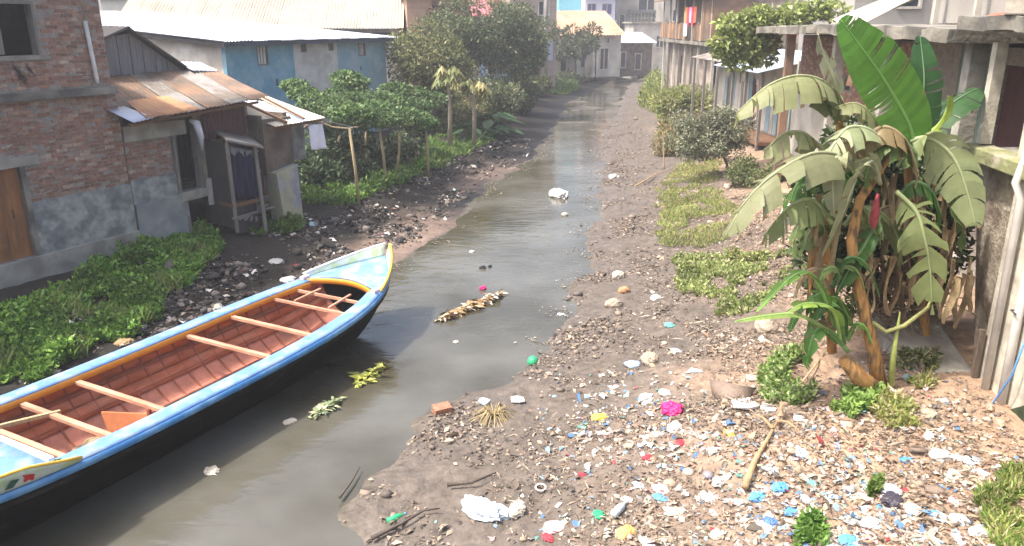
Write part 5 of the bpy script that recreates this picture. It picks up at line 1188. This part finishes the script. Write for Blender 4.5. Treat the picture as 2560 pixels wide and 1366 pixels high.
    for i in range(12):
        px = rs.uniform(2030, 2120); py = rs.uniform(480, 620); p = q(px, py, rs.uniform(.2, .7)); ln = rs.uniform(.5, 1.0)
        MB().grid(lambda u, v: p + Vector((.08 * (u - .5) * (1 - .5 * v), .03 * math.sin(v * 3 + i), -ln * v)), 2, 6).build('dry_leaf', m_dry if i % 3 else m_pstem, t, solid=.006)
    b = MB(); b.lathe(q(2182, 572, -.05), [(.0, -.02), (.035, .03), (.055, .10), (.058, .18), (.045, .28), (.028, .38), (.018, .46)], 10)
    b.build('flower_bud', M('banana_flower', (.26, .035, .045), .75, .4, 9, bump=.4), t, smooth=True)
    return g
bg = banana()
def backplants():
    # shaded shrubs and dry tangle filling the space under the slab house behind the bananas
    cl = [(*PY(px, py, Y), .45, .4, .4) for px, py, Y in ((2170, 440, 11.6), (2230, 480, 11.6), (2200, 560, 11.8), (2260, 580, 11.8), (2150, 520, 11.7), (2110, 440, 11.8), (2230, 640, 11.6), (2300, 460, 11.8), (2180, 380, 11.6), (2140, 360, 11.4), (2250, 420, 11.6), (2080, 560, 11.2), (2060, 640, 11.0), (2110, 620, 11.2), (2180, 660, 11.5), (2050, 500, 11.3), (2340, 560, 11.7), (2350, 640, 11.7), (2100, 720, 11.0), (2290, 700, 11.7), (2370, 480, 11.9))]
    p0 = PY(2200, 760, 11.8); base = (p0.x, 11.8, hz(p0.x, 11.8)); t = thing('shade_shrub', 'dark leafy shrub crowded behind the banana stems', 'shrub', WF, base)
    C, D, N = clump_leaves([k[:3] for k in cl], [k[3:] for k in cl], [260] * len(cl)); L = .15 * RNG.uniform(.6, 1.4, len(C))
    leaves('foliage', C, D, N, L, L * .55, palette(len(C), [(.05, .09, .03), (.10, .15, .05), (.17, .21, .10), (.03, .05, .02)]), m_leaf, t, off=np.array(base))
    b = MB()
    for k in cl: b.tube([base, Vector(base).lerp(Vector(k[:3]), .5) + Vector((.05, 0, .1)), k[:3]], [.03, .02, .008], 5)
    b.build('stem', m_bark, t)
    p1 = PY(2230, 740, 11.3); base = (p1.x, 11.3, hz(p1.x, 11.3)); t = thing('dry_tangle', 'tangle of dry brown vines heaped behind the banana stem', 'brushwood', WF, base)
    b = MB(); rs = np.random.default_rng(4)
    for i in range(150):
        a = rs.uniform(0, 6.28, 4); c_ = Vector(PY(rs.uniform(2180, 2330), rs.uniform(640, 850), rs.uniform(11.0, 11.9)))
        c_.z = max(c_.z, base[2] + .1); d = Vector(rs.normal(size=3)) * .22
        b.tube([c_ - d, c_ + Vector(rs.normal(size=3)) * .07, c_ + d, c_ + d * 1.4 + Vector(rs.normal(size=3)) * .1], .008, 4, cap=False)
    b.build('twigs', M('dry_twig', (.26, .20, .14), .95, .3, 6), t)
    MB().tube([base, (base[0], base[1], base[2] + .5)], .04, 5).build('stem', m_bark, t)
backplants()
# white cloth on a post left of the bananas
p = G(1995, 690); t = thing('cloth_post', 'grey post draped with a torn white cloth beside bananas', 'post', WF, tuple(p))
top = PY(2000, 440, p.y); MB().tube([p, top], .045, 8).build('post', m_greywood, t)
c1 = PY(1985, 490, p.y - .05); MB().grid(lambda u, v: c1 + Vector((.30 * (u - .5) * (.7 + .6 * v) - .1 * v, .05 * math.sin(9 * u + 3 * v), -.62 * v)), 10, 10).build('cloth', M('stained_white_cloth', (.60, .58, .54), .9, .2, 6, bump=.3), t, smooth=True, solid=.01)

# ------------------------------------------------------------------ rubbish
def scraps(n, X, Y, size, cols, w, mat, name, label, cat='litter', lift=.01, flat=.35, elong=.6, z=None, smallness=None):
    """n crumpled 3x3 patches lying on the ground"""
    Z = hgt(X, Y) if z is None else z
    s_ = size * np.exp(RNG.normal(0, .45, n))
    if smallness is not None: s_ = s_ * smallness
    u, v = np.meshgrid([-.5, 0, .5], [-.5, 0, .5]); g = np.stack([u.ravel(), v.ravel()], 1)
    a = RNG.uniform(0, 6.283, n); ca, sa = np.cos(a), np.sin(a); el = RNG.uniform(1 - elong, 1, n)
    gx = g[None, :, 0] * s_[:, None] + RNG.normal(0, .12, (n, 9)) * s_[:, None]; gy = g[None, :, 1] * (s_ * el)[:, None] + RNG.normal(0, .12, (n, 9)) * s_[:, None]
    x = gx * ca[:, None] - gy * sa[:, None]; y = gx * sa[:, None] + gy * ca[:, None]
    tx = RNG.normal(0, flat, n)[:, None]; ty = RNG.normal(0, flat, n)[:, None]
    zz = RNG.normal(0, .14, (n, 9)) * s_[:, None] + x * tx + y * ty + lift + .12 * s_[:, None]
    V = np.stack([X[:, None] + x, Y[:, None] + y, Z[:, None] + zz], -1)
    q = np.array([[0, 1, 4, 3], [1, 2, 5, 4], [3, 4, 7, 6], [4, 5, 8, 7]]); F = (np.arange(n)[:, None, None] * 9 + q[None]).reshape(-1, 4)
    col = np.repeat(palette(n, cols, w, .2), 9, 0)
    return tag(link(name, mesh_np(name, V.reshape(-1, 3), F, np.clip(col, 0, 1)), mat), label, cat, None, 'stuff')
def chips(n, X, Y, size, cols, w, name, label, mat=None, z=None, tilt=.5, wd=.5):
    Z = hgt(X, Y) if z is None else z
    C = np.stack([X, Y, Z + .005 + RNG.uniform(0, .02, n)], 1); a = RNG.uniform(0, 6.283, n)
    D = np.stack([np.cos(a), np.sin(a), RNG.normal(0, tilt * .5, n)], 1); N = RNG.normal(0, tilt, (n, 3)); N[:, 2] = 1
    L = size * np.exp(RNG.normal(0, .4, n))
    return tag(leaves(name, C, unit(D), unit(N), L, L * wd, palette(n, cols, w, .25), mat or m_litter, fold=.2, droop=.1), label, 'litter', None, 'stuff')
def field(n, dens, x0, x1, y0, y1):
    X = []; Y = []; k = 0
    while k < n:
        a = RNG.uniform(x0, x1, n); b = RNG.uniform(y0, y1, n); ok = RNG.uniform(0, 1, n) < dens(a, b); X.append(a[ok]); Y.append(b[ok]); k += ok.sum()
    return np.concatenate(X)[:n], np.concatenate(Y)[:n]
wallx = lambda Y: 6.2 + (Y - 8.5) * .129
def d_right(X, Y):
    dr = X - xr(Y); return np.clip((dr - 1.5) / 2.6, 0, 1) * np.clip((9 - dr) / 2, 0, 1) * (X < wallx(Y)) * np.clip(1.25 - (Y - 7) / 26, .12, 1) * np.clip(.55 + 1.7 * fbm(X * .8, Y * .8, 3, 91), .03, 1)
brownc = [(.19, .145, .112), (.145, .115, .09), (.25, .19, .142), (.31, .25, .19), (.10, .085, .07), (.38, .33, .265), (.24, .155, .112)]
X, Y = field(44000, d_right, -3, 8, 6, 30)
chips(44000, X, Y, .042, brownc, [4, 4, 4, 3, 3, 2, 2], 'leaf_litter', 'dry leaf and husk litter covering the right bank', tilt=.6)
X, Y = field(8000, d_right, -3, 8, 6, 26)
chips(8000, X, Y, .12, brownc, [3, 3, 4, 4, 2, 4, 2], 'twig_litter', 'twigs and straw strewn through the right bank rubbish', tilt=.5, wd=.13)
X, Y = field(1500, d_right, -3, 8, 6, 28)
scraps(1500, X, Y, .044, [(.42, .34, .26), (.55, .48, .40), (.62, .60, .56), (.32, .21, .14), (.55, .38, .33), (.22, .19, .17)], [4, 3, 2.2, 3, 1.2, 2], m_litter, 'rubbish_litter', 'small mixed rubbish strewn over the right bank')
def d_corner(X, Y):
    s = np.exp(-((X - 3.7) / 2.2) ** 2 - ((Y - 7.8) / 1.5) ** 2) + .5 * np.exp(-((X - 1.8) / .9) ** 2 - ((Y - 10) / 1.6) ** 2); return np.clip(s, 0, 1) * (X < wallx(Y)) * (X > xr(Y) + .8) * np.clip(.7 + 1.2 * fbm(X * 1.3, Y * 1.3, 2, 95), .1, 1)
X, Y = field(2400, d_corner, -1, 6.5, 6, 13)
scraps(2400, X, Y, .046, [(.52, .52, .50), (.45, .43, .39), (.12, .24, .44), (.28, .40, .50), (.60, .40, .40), (.20, .42, .38), (.55, .44, .30), (.45, .08, .10), (.40, .34, .27)], [5, 3, 2.0, 1.6, 1.4, 1, 2, .5, 3], m_plastic, 'plastic_litter', 'bright plastic litter heaped at the bottom of the slope')
# mud edge debris and left bank debris
def d_mud(X, Y):
    dr = X - xr(Y); return np.clip((dr + .05) / .3, 0, 1) * np.clip((2.6 - dr) / 2, 0, 1) * np.clip(1.1 - Y / 60, .1, 1) * np.clip(.25 + 1.3 * fbm(X * 1.1, Y * 1.1, 3, 97), 0, 1)
X, Y = field(9000, d_mud, -4, 9, 6, 50)
chips(9000, X, Y, .06, [(.16, .125, .10), (.24, .185, .14), (.09, .075, .065), (.36, .29, .22), (.45, .40, .34)], [4, 3, 3, 2, .6], 'mud_debris', 'dark debris flecks on the muddy water margin', tilt=.5)
def d_left(X, Y):
    dl = xl(Y) - X; return np.clip((dl - .2) / .6, 0, 1) * np.clip((4.6 - dl) / 1.5, 0, 1) * np.clip(.35 + 1.3 * fbm(X * .9, Y * .9, 3, 99), .03, 1)
X, Y = field(12000, d_left, -13, 3, 7, 42)
chips(12000, X, Y, .085, [(.055, .048, .044), (.10, .085, .075), (.03, .028, .027), (.18, .15, .13), (.36, .33, .29), (.15, .07, .06)], [4, 3, 4, 1.5, .6, .4], 'bank_debris', 'dark rubbish and rubble strewn on the left bank', tilt=.7, wd=.7)
X, Y = field(420, d_left, -13, 3, 7, 42)
scraps(420, X, Y, .10, [(.55, .54, .52), (.40, .37, .33), (.30, .12, .12), (.30, .40, .45), (.45, .38, .25)], [4, 4, .5, .8, 1], m_litter, 'bank_litter', 'pale plastic scraps scattered on the dark left bank')

# rubble lumps, joined
def lumps(n, dens, box, size, cols, name, label):
    X, Y = field(n, dens, *box); Z = hgt(X, Y); ic = []
    bm = bmesh.new(); bmesh.ops.create_icosphere(bm, subdivisions=1, radius=1); bv = np.array([v.co[:] for v in bm.verts]); bf = np.array([[v.index for v in f.verts] for f in bm.faces]); bm.free()
    m = len(bv); s_ = size * np.exp(RNG.normal(0, .5, n)); V = bv[None] * (1 + RNG.normal(0, .22, (n, m, 1))) * s_[:, None, None] * np.stack([RNG.uniform(.7, 1.3, n), RNG.uniform(.7, 1.3, n), RNG.uniform(.4, .8, n)], 1)[:, None]
    V = V + np.stack([X, Y, Z + s_ * .15], 1)[:, None]
    F = (np.arange(n)[:, None, None] * m + bf[None]).reshape(-1, 3)
    tag(link(name, mesh_np(name, V.reshape(-1, 3), F, np.repeat(palette(n, cols, None, .25), m, 0)), m_litter), label, 'rubble', None, 'stuff')
lumps(900, d_right, (-3, 8, 6, 30), .032, [(.30, .22, .16), (.42, .32, .24), (.20, .15, .12), (.5, .42, .34)], 'rubble', 'small stones and clods on the right bank')
lumps(2200, d_left, (-13, 3, 7, 42), .045, [(.05, .046, .043), (.09, .08, .07), (.16, .135, .115), (.03, .028, .028)], 'rubble', 'dark stones and clods on the left bank')
lumps(1300, d_mud, (-4, 9, 6, 50), .024, [(.16, .13, .105), (.11, .09, .08), (.22, .175, .14)], 'mud_clods', 'mud clods along the right water edge')

# ---- single pieces one can point at
WP = lambda c_, n: M('item_' + n, c_, .5, .1, 9, bump=.25)
IW = WP((.50, .50, .49), 'white'); IC = WP((.47, .43, .36), 'cream'); IM = WP((.62, .02, .17), 'magenta'); IG = WP((.03, .36, .16), 'green'); IB = WP((.10, .32, .66), 'blue'); IT = WP((.12, .40, .38), 'teal'); IY = WP((.66, .50, .08), 'yellow'); IP = WP((.70, .42, .44), 'pink'); IR = WP((.50, .04, .06), 'red'); IK = WP((.02, .02, .025), 'black'); IN = WP((.045, .04, .06), 'navy'); IL = WP((.42, .49, .55), 'pale_blue')
def bag(px, py, w_, mat, label, seed, name='plastic_bag', cat='bag', group=None, flat=.5, z=None, ar=.75, amp=.35):
    p = G(px, py) if z is None else PZ(px, py, z)
    d = p.y * cP + (CAMH - p.z) * sP; r_ = w_ / FPX * d / 2
    return sack(WF, p.x, p.y, p.z - .01, r_, r_ * ar, r_ * flat, mat, name, label, cat, seed, group, amp)
def slab_item(px, py, w_, h_, mat, label, name, cat, ang=0, thick=.04, group=None, curl=.02):
    p = G(px, py); d = p.y * cP + (CAMH - p.z) * sP; a, b_ = w_ / FPX * d, h_ / FPX * d * 1.9
    rs = random.Random(int(px))
    pts = [(-.5, -.4), (.1, -.5), (.5, -.35), (.45, .3), (.1, .5), (-.4, .42)]
    pts = [(x * a * rs.uniform(.85, 1.1), y * b_ * rs.uniform(.85, 1.1)) for x, y in pts]
    m = MB(); n = len(pts); m.add([(x, y, curl * rs.uniform(0, 1.5)) for x, y in pts] + [(x, y, thick + curl * rs.uniform(0, 1.5)) for x, y in pts], [tuple(range(n))[::-1], tuple(range(n, 2 * n))] + [(i, (i + 1) % n, n + (i + 1) % n, n + i) for i in range(n)])
    o = m.build(name, mat, None, bevel=.006); o.location = (p.x, p.y, p.z); o.rotation_euler = (.08, rs.uniform(-.1, .1), ang); return tag(o, label, cat, group)
def chunk(px, py, dims, mat, label, name, cat, ang=0, jit=.012, group=None, tilt=.12):
    p = G(px, py); x, y, z = dims; o = MB().box(-x / 2, x / 2, -y / 2, y / 2, 0, z, jit=jit).build(name, mat, None, bevel=.008); o.location = (p.x, p.y, p.z - .01); o.rotation_euler = (tilt, -tilt * .5, ang); return tag(o, label, cat, group)
random.seed(21)
o = bag(1332, 908, 28, IG, 'green plastic ball at the water edge', 2, 'ball', 'ball', flat=1, ar=1, amp=.02)
bag(1398, 492, 50, IW, 'large white sack stranded in mid stream', 3, 'sack', 'sack', z=.0, flat=.5, amp=.5)
bag(1680, 1030, 58, IM, 'crumpled magenta bag between white bags on rubbish slope', 5, flat=.65)
bag(1618, 1003, 50, IW, 'larger white bag beside the magenta bag, nearer the water', 6, flat=.5)
bag(1661, 985, 30, IW, 'small white bag just above the magenta bag', 7, flat=.6)
bag(1688, 1072, 44, IW, 'white bag just below the magenta bag', 8, flat=.5)
bag(1642, 1088, 34, IC, 'cream crumpled paper below the white bags', 9, flat=.4)
bag(1700, 1108, 30, IR, 'dark red scrap below the white bags', 10, flat=.4)
slab_item(1860, 1015, 66, 24, IW, 'flat white foam sheet on the leaf litter below banana', 'foam_sheet', 'foam', .1, .03)
slab_item(1921, 1028, 32, 20, IW, 'small white foam piece right beside the flat foam sheet', 'foam_piece', 'foam', .5, .05)
bag(1218, 1282, 112, IL, 'large dirty pale plastic sheet bundle on the mud', 81, 'plastic_bundle', 'plastic', flat=.38, ar=.55, amp=.5)
bag(1293, 1276, 64, IC, 'curled cream carton touching the pale plastic bundle', 82, 'carton', 'carton', flat=.4, ar=.6, amp=.5)
chunk(1105, 1030, (.30, .19, .13), M('red_brick', (.34, .17, .11), .95, .3, 9, bump=.5), 'lone red brick lying at the mud edge', 'loose_brick', 'brick', .5)
slab_item(1293, 1003, 38, 16, IW, 'white triangular foam shard beside the straw clump', 'foam_shard', 'foam', .2, .03)
slab_item(1210, 1010, 24, 16, IL, 'pale crushed cup at the water edge by the straw clump', 'cup', 'cup', 1.0, .05)
p = G(1352, 1222); b = MB(); b.tube([Vector((.065 * math.cos(k * math.pi / 8), .065 * math.sin(k * math.pi / 8), .02)) for k in range(17)], .014, 6); o = b.build('ring', IW, None, smooth=True); o.location = p; o.rotation_euler = (.15, 0, 0); tag(o, 'white plastic ring lying flat on the mud', 'ring')
def bottle(px, py, L, mat, label, ang, cap=None):
    p = G(px, py); t = thing('bottle', label, 'bottle', WF, tuple(p)); d = Vector((math.cos(ang), math.sin(ang), .05)); r_ = L * .17
    MB().tube([p + Vector((0, 0, r_ * .8)) + d * L * k for k in (-.5, -.46, .1, .25, .36, .5)], [r_ * .8, r_, r_, r_ * .8, r_ * .4, r_ * .38], 12).build('body', mat, t, smooth=True)
    MB().tube([p + Vector((0, 0, r_ * .8)) + d * L * k for k in (.49, .58)], r_ * .45, 10).build('cap', cap or IB, t, smooth=True)
bottle(990, 1300, .24, IG, 'green plastic bottle half sunk in wet mud', .6)
bag(1497, 1288, 36, IG, 'green crumpled wrapper on the mud near carton', 12, 'wrapper', 'wrapper', flat=.4)
bottle(1548, 1280, .30, IL, 'clear crushed bottle beside the green wrapper', .9, IW)
bag(1500, 1045, 40, IY, 'yellow wrapper on the mud margin', 13, 'wrapper', 'wrapper', flat=.35)
bag(1825, 1085, 40, IY, 'yellowish film near the middle of the rubbish slope', 14, 'film', 'wrapper', flat=.3)
bag(1950, 1220, 44, IB, 'bright blue bag in the lower rubbish field', 15, flat=.5)
bag(2015, 1252, 30, IW, 'white carton right of the bright blue bag', 16, 'carton', 'carton', flat=.7)
bag(2120, 1355, 60, IB, 'big blue bag crumpled near the bottom green sprouts', 17, flat=.4)
bag(1925, 1305, 40, WP((.08, .17, .45), 'dark_blue'), 'dark blue wrapper above the bottom green sprouts', 18, 'wrapper', 'wrapper', flat=.4)
bag(2232, 1255, 62, IN, 'dark navy bag among pale rubbish', 19, flat=.45)
bag(2350, 1145, 52, IW, 'white crumpled bag below the concrete ramp', 20, flat=.6)
bag(2225, 1225, 44, IW, 'white bag touching the small weed tuft', 22, flat=.5)
bag(2280, 1275, 48, IW, 'white film right below the navy bag', 23, flat=.4)
bag(2180, 1310, 56, IW, 'long white bag left of the lower heap', 24, flat=.4)
bag(2400, 1305, 54, IL, 'pale blue film at the right foot of the heap', 25, flat=.4)
bag(2455, 1330, 60, IL, 'pale blue and white sheet beside corner grass', 26, flat=.3)
bag(2030, 1210, 30, IT, 'teal wrapper above the white carton', 27, 'wrapper', 'wrapper', flat=.4)
bag(1620, 1145, 30, IR, 'red wrapper on the mud side of the rubbish slope', 28, 'wrapper', 'wrapper', flat=.35)
bag(1655, 1225, 52, IP, 'pink and white film in the lower slope', 29, 'film', 'wrapper', flat=.3)
bag(1385, 1320, 56, IP, 'pink film crumpled on the mud below the pale bundle', 30, 'film', 'wrapper', flat=.3)
bag(1370, 1345, 34, IR, 'red scrap below the pink film', 31, 'scrap', 'wrapper', flat=.3)
bag(1565, 1335, 56, WP((.66, .38, .12), 'amber'), 'orange and cream food pack at the bottom of mud', 32, 'food_pack', 'pack', flat=.4)
bag(1770, 1190, 28, WP((.22, .21, .24), 'grey'), 'round grey pot half buried in the rubbish', 33, 'pot', 'pot', flat=.7, ar=1, amp=.05)
bag(1640, 748, 32, IW, 'white bag on the slope below the leafy groundcover', 34, flat=.5)
bag(1545, 695, 30, IC, 'cream scrap standing by the water-side stones', 35, 'scrap', 'scrap', flat=.9)
bag(1535, 445, 34, IW, 'white scrap on the far mud bank', 36, 'scrap', 'scrap', flat=.4)
bag(1582, 912, 40, WP((.30, .45, .66), 'mid_blue'), 'blue wrapper beside the pale boulder', 37, 'wrapper', 'wrapper', flat=.35)
bag(1690, 880, 34, IL, 'pale blue film above the pale boulder', 38, 'film', 'wrapper', flat=.3)
bag(1735, 930, 36, IL, 'grey-blue film on bare orange earth', 39, 'film', 'wrapper', flat=.3)
bag(1675, 815, 30, IT, 'dull green wrapper on the stony slope', 40, 'wrapper', 'wrapper', flat=.4)
bag(725, 1055, 30, IC, 'cream scrap floating close to the boat hull', 41, 'scrap', 'scrap', z=0, flat=.4)
bag(530, 1178, 44, IC, 'cream foam clot floating beside the hull amidships', 42, 'scrap', 'scrap', z=0, flat=.3)
bag(1180, 630, 16, IW, 'white scrap floating off the bow', 43, 'scrap', 'scrap', z=0, flat=.4)
bag(1140, 856, 16, IC, 'small cream scrap floating below the debris raft', 44, 'scrap', 'scrap', z=0, flat=.5)
bag(1412, 538, 20, IC, 'cream scrap floating below the stranded sack', 45, 'scrap', 'scrap', z=0, flat=.5)
bag(1207, 672, 16, IK, 'larger black lump floating off the bow', 46, 'lump', 'lump', z=0, flat=.8)
bag(1225, 668, 12, IK, 'smaller black lump beside the other floating lump', 47, 'lump', 'lump', z=0, flat=.8)
bag(1402, 787, 18, IL, 'pale scrap at the right water edge', 48, 'scrap', 'scrap', z=0, flat=.4)
bag(720, 700, 44, IW, 'white plastic on the left bank above the boat', 49, 'plastic_scrap', 'scrap', flat=.25)
bag(742, 668, 22, IR, 'red scrap on the dark left bank', 50, 'scrap', 'scrap', flat=.5)
bag(690, 655, 40, WP((.45, .46, .44), 'dull_grey'), 'grey sheet scrap on the left bank behind bow', 51, 'scrap', 'scrap', flat=.25)
bag(310, 860, 44, WP((.40, .27, .13), 'ochre'), 'ochre lump between weeds and boat', 52, 'lump', 'lump', flat=.5)
bag(545, 775, 40, WP((.36, .35, .31), 'stone_grey'), 'pale grey stone on left bank beside the boat', 53, 'stone', 'stone', flat=.5)
for i, (px, py, w_, lab) in enumerate(((1625, 905, 56, 'pale boulder at the foot of the orange earth slope'), (1535, 765, 44, 'brown boulder by the stony water side'), (1915, 825, 66, 'tan boulder beside the young banana leaves'), (1560, 730, 30, 'rust coloured stone above the brown boulder'))):
    bag(px, py, w_, m_stone if i != 3 else m_rust_o, lab, 60 + i, 'boulder', 'stone', flat=.65, amp=.18)
# look-alike scraps scattered over the slope
for k, (mat, lab, n, cat, sc) in enumerate(((IW, 'crumpled white plastic scrap on the rubbish slope', 46, 'scrap', 26), (IC, 'crumpled cream paper scrap on the rubbish slope', 40, 'scrap', 24), (IL, 'pale blue plastic scrap on the rubbish slope', 22, 'scrap', 24), (IB, 'small blue plastic scrap on the rubbish slope', 12, 'scrap', 20), (IP, 'pink plastic scrap on the rubbish slope', 14, 'scrap', 22), (IT, 'small teal plastic scrap on the rubbish slope', 8, 'scrap', 20))):
    X, Y = field(n, (lambda a, b: np.clip(d_right(a, b) * .35 + d_corner(a, b), 0, 1)), -2, 6.5, 6.2, 20)
    protos = []
    for i in range(n):
        s_ = sc / 2560 * 2 * RNG.uniform(.6, 1.5) * 1.15
        z = hz(X[i], Y[i])
        if len(protos) < 5:
            o = sack(WF, X[i], Y[i], z, 1, .7, .4, mat, 'plastic_scrap' if mat is not IC else 'paper_scrap', lab, cat, 70 + k * 7 + i, lab.split(' on the')[0] + 's', .45); protos.append(o)
        else:
            o = protos[i % 5].copy(); COL.objects.link(o)
        o.scale = (s_,) * 3; o.location = (X[i], Y[i], z + .04 * s_); o.rotation_euler = (RNG.uniform(-.3, .3), RNG.uniform(-.3, .3), RNG.uniform(0, 6.28))
# larger crumpled sheets and wrappers heaped at the bottom of the slope
rs = np.random.default_rng(31); HC = [(IW, 'white'), (IL, 'pale blue'), (IC, 'cream'), (IB, 'blue'), (IP, 'pink'), (IW, 'white'), (IL, 'pale blue'), (WP((.34, .33, .32), 'dull_grey2'), 'grey')]
for i in range(44):
    px = rs.uniform(1560, 2480); py = rs.uniform(1130 + max(0, (1900 - px) * .25), 1366); mat, nm = HC[i % 8]
    bag(px, py, rs.uniform(26, 64), mat, 'flattened %s plastic sheet in the heap at the foot of the slope' % nm, 200 + i, 'plastic_sheet', 'plastic sheet', 'flattened %s plastic sheets' % nm, flat=rs.uniform(.12, .3), ar=rs.uniform(.4, .8), amp=.6)
# floating debris raft
def raft(px0, py0, px1, py1, wd, label, cols, n, name, cat, size=.12):
    a, b = PZ(px0, py0, 0), PZ(px1, py1, 0); u = RNG.uniform(0, 1, n); s_ = RNG.normal(0, 1, n) * wd * (.5 + .5 * u)
    X = a.x + (b.x - a.x) * u + s_ * .5; Y = a.y + (b.y - a.y) * u + s_ * .8
    return chips(n, X, Y, size, cols, None, name, label, z=np.full(n, .01) + RNG.uniform(0, .05, n), tilt=.5, wd=.35)
raft(1110, 800, 1240, 745, .22, 'raft of brown straw and rubbish floating in the stream', [(.33, .21, .10), (.22, .14, .07), (.45, .33, .19), (.55, .48, .38)], 900, 'debris_raft', 'debris')
bag(1207, 722, 18, IM, 'pink scrap on the tip of the debris raft', 54, 'scrap', 'scrap', z=.02, flat=.6)
bag(1232, 745, 26, IL, 'pale plastic scrap riding on the debris raft', 55, 'scrap', 'scrap', z=.02, flat=.5)
raft(900, 965, 945, 930, .15, 'yellow-green floating leaves near the boat hull', [(.34, .36, .06), (.42, .42, .12), (.25, .28, .06)], 130, 'floating_leaves', 'plant', .14)
raft(790, 1045, 840, 1005, .12, 'pale green floating film and leaves below the hull', [(.28, .34, .18), (.50, .50, .30), (.20, .26, .14)], 110, 'floating_leaves', 'plant', .14)
def d_edge(X, Y):
    a = X - xl(Y); b = xr(Y) - X; return (a > 0) * (b > 0) * np.clip(1 - np.minimum(a, b) / .9, 0, 1) ** 2 * np.clip(.3 + 1.6 * fbm(X * 1.2, Y * 1.2, 2, 131), 0, 1)
X, Y = field(1500, d_edge, -5, 6, 12, 44)
chips(1500, X, Y, .05, [(.20, .16, .11), (.33, .28, .21), (.12, .10, .075), (.42, .40, .35)], [4, 3, 3, 1], 'floating_scum', 'scum and flecks of rubbish floating along the water edges', z=np.full(1500, .006), tilt=.12, wd=.6)
# straw clump, sticks, branches
p = G(1235, 1045); b = MB(); rs = np.random.default_rng(3)
for i in range(90):
    a = rs.uniform(0, 6.28); l_ = rs.uniform(.15, .42); h_ = rs.uniform(.06, .2)
    b.tube([p + Vector((0, 0, .05)), p + Vector((math.cos(a) * l_ * .5, math.sin(a) * l_ * .5, h_)), p + Vector((math.cos(a) * l_, math.sin(a) * l_, .01))], .007, 4, cap=False)
tag(b.build('straw_clump', M('straw', (.36, .29, .16), .95, .3, 8), None), 'clump of dry straw roots on the mud edge', 'straw')
def branch(pix, r0, label, mat, name='branch', sub=()):
    pts = [G(*q) + Vector((0, 0, .05 + r0)) for q in pix]; t = thing(name, label, 'branch', WF, tuple(pts[0]))
    MB().tube(pts, [r0 * (1 - .7 * i / (len(pts) - 1)) for i in range(len(pts))], 8).build('limb', mat, t, smooth=True)
    for q0, q1, h_ in sub:
        a, b_ = G(*q0) + Vector((0, 0, .06 + r0)), G(*q1) + Vector((0, 0, .05 + h_)); MB().tube([a, a.lerp(b_, .5) + Vector((0, 0, .05)), b_], [r0 * .5, r0 * .35, r0 * .15], 6).build('twig', mat, t)
m_drift = M('driftwood', (.36, .25, .14), .9, .3, 6, bump=.4)
branch([(1860, 1235), (1885, 1170), (1920, 1110), (1950, 1055)], .045, 'forked pale branch lying in the rubbish field', m_drift, sub=(((1930, 1090), (1880, 1060), .1), ((1940, 1070), (1995, 1100), .08), ((1950, 1060), (1950, 1030), .12)))
m_dark = M('wet_wood', (.07, .055, .045), .7, .3, 6)
branch([(930, 1360), (1000, 1325), (1060, 1290), (1100, 1285)], .03, 'thin dark stick lying along the mud at the bottom', m_dark, 'stick')
branch([(1120, 1225), (1180, 1220), (1240, 1195)], .03, 'dark stick on the mud left of the white ring', m_dark, 'stick')
branch([(850, 1255), (880, 1215), (900, 1180)], .02, 'dark stick half in the water at mud tip', m_dark, 'stick')
branch([(1990, 985), (2040, 920), (2075, 870)], .018, 'bare cane leaning by the weeds under the bananas', m_bamboo, 'cane')
branch([(1590, 470), (1640, 440), (1690, 425)], .03, 'pale stick lying on the orange bank near the shrub', m_drift, 'stick')
p = G(1660, 420); t = thing('stake', 'short bamboo stake upright on the orange bank', 'stake', WF, tuple(p)); MB().tube([p, PY(1658, 330, p.y)], .03, 6).build('shaft', m_bamboo, t)

# ------------------------------------------------------------------ hazy air
HZ = MB().box(-300, 330, -4, 420, -1.6, 17.6)
hm = bpy.data.materials.new('hazy_air'); hm.use_nodes = True; nt = hm.node_tree; nt.nodes.clear()
pv = nt.nodes.new('ShaderNodeVolumePrincipled'); pv.inputs['Color'].default_value = (.93, .95, 1, 1); pv.inputs['Density'].default_value = .0020; pv.inputs['Anisotropy'].default_value = .3
ou = nt.nodes.new('ShaderNodeOutputMaterial'); nt.links.new(pv.outputs[0], ou.inputs['Volume'])
if HAZE: tag(HZ.build('haze', hm, None), kind='stuff')
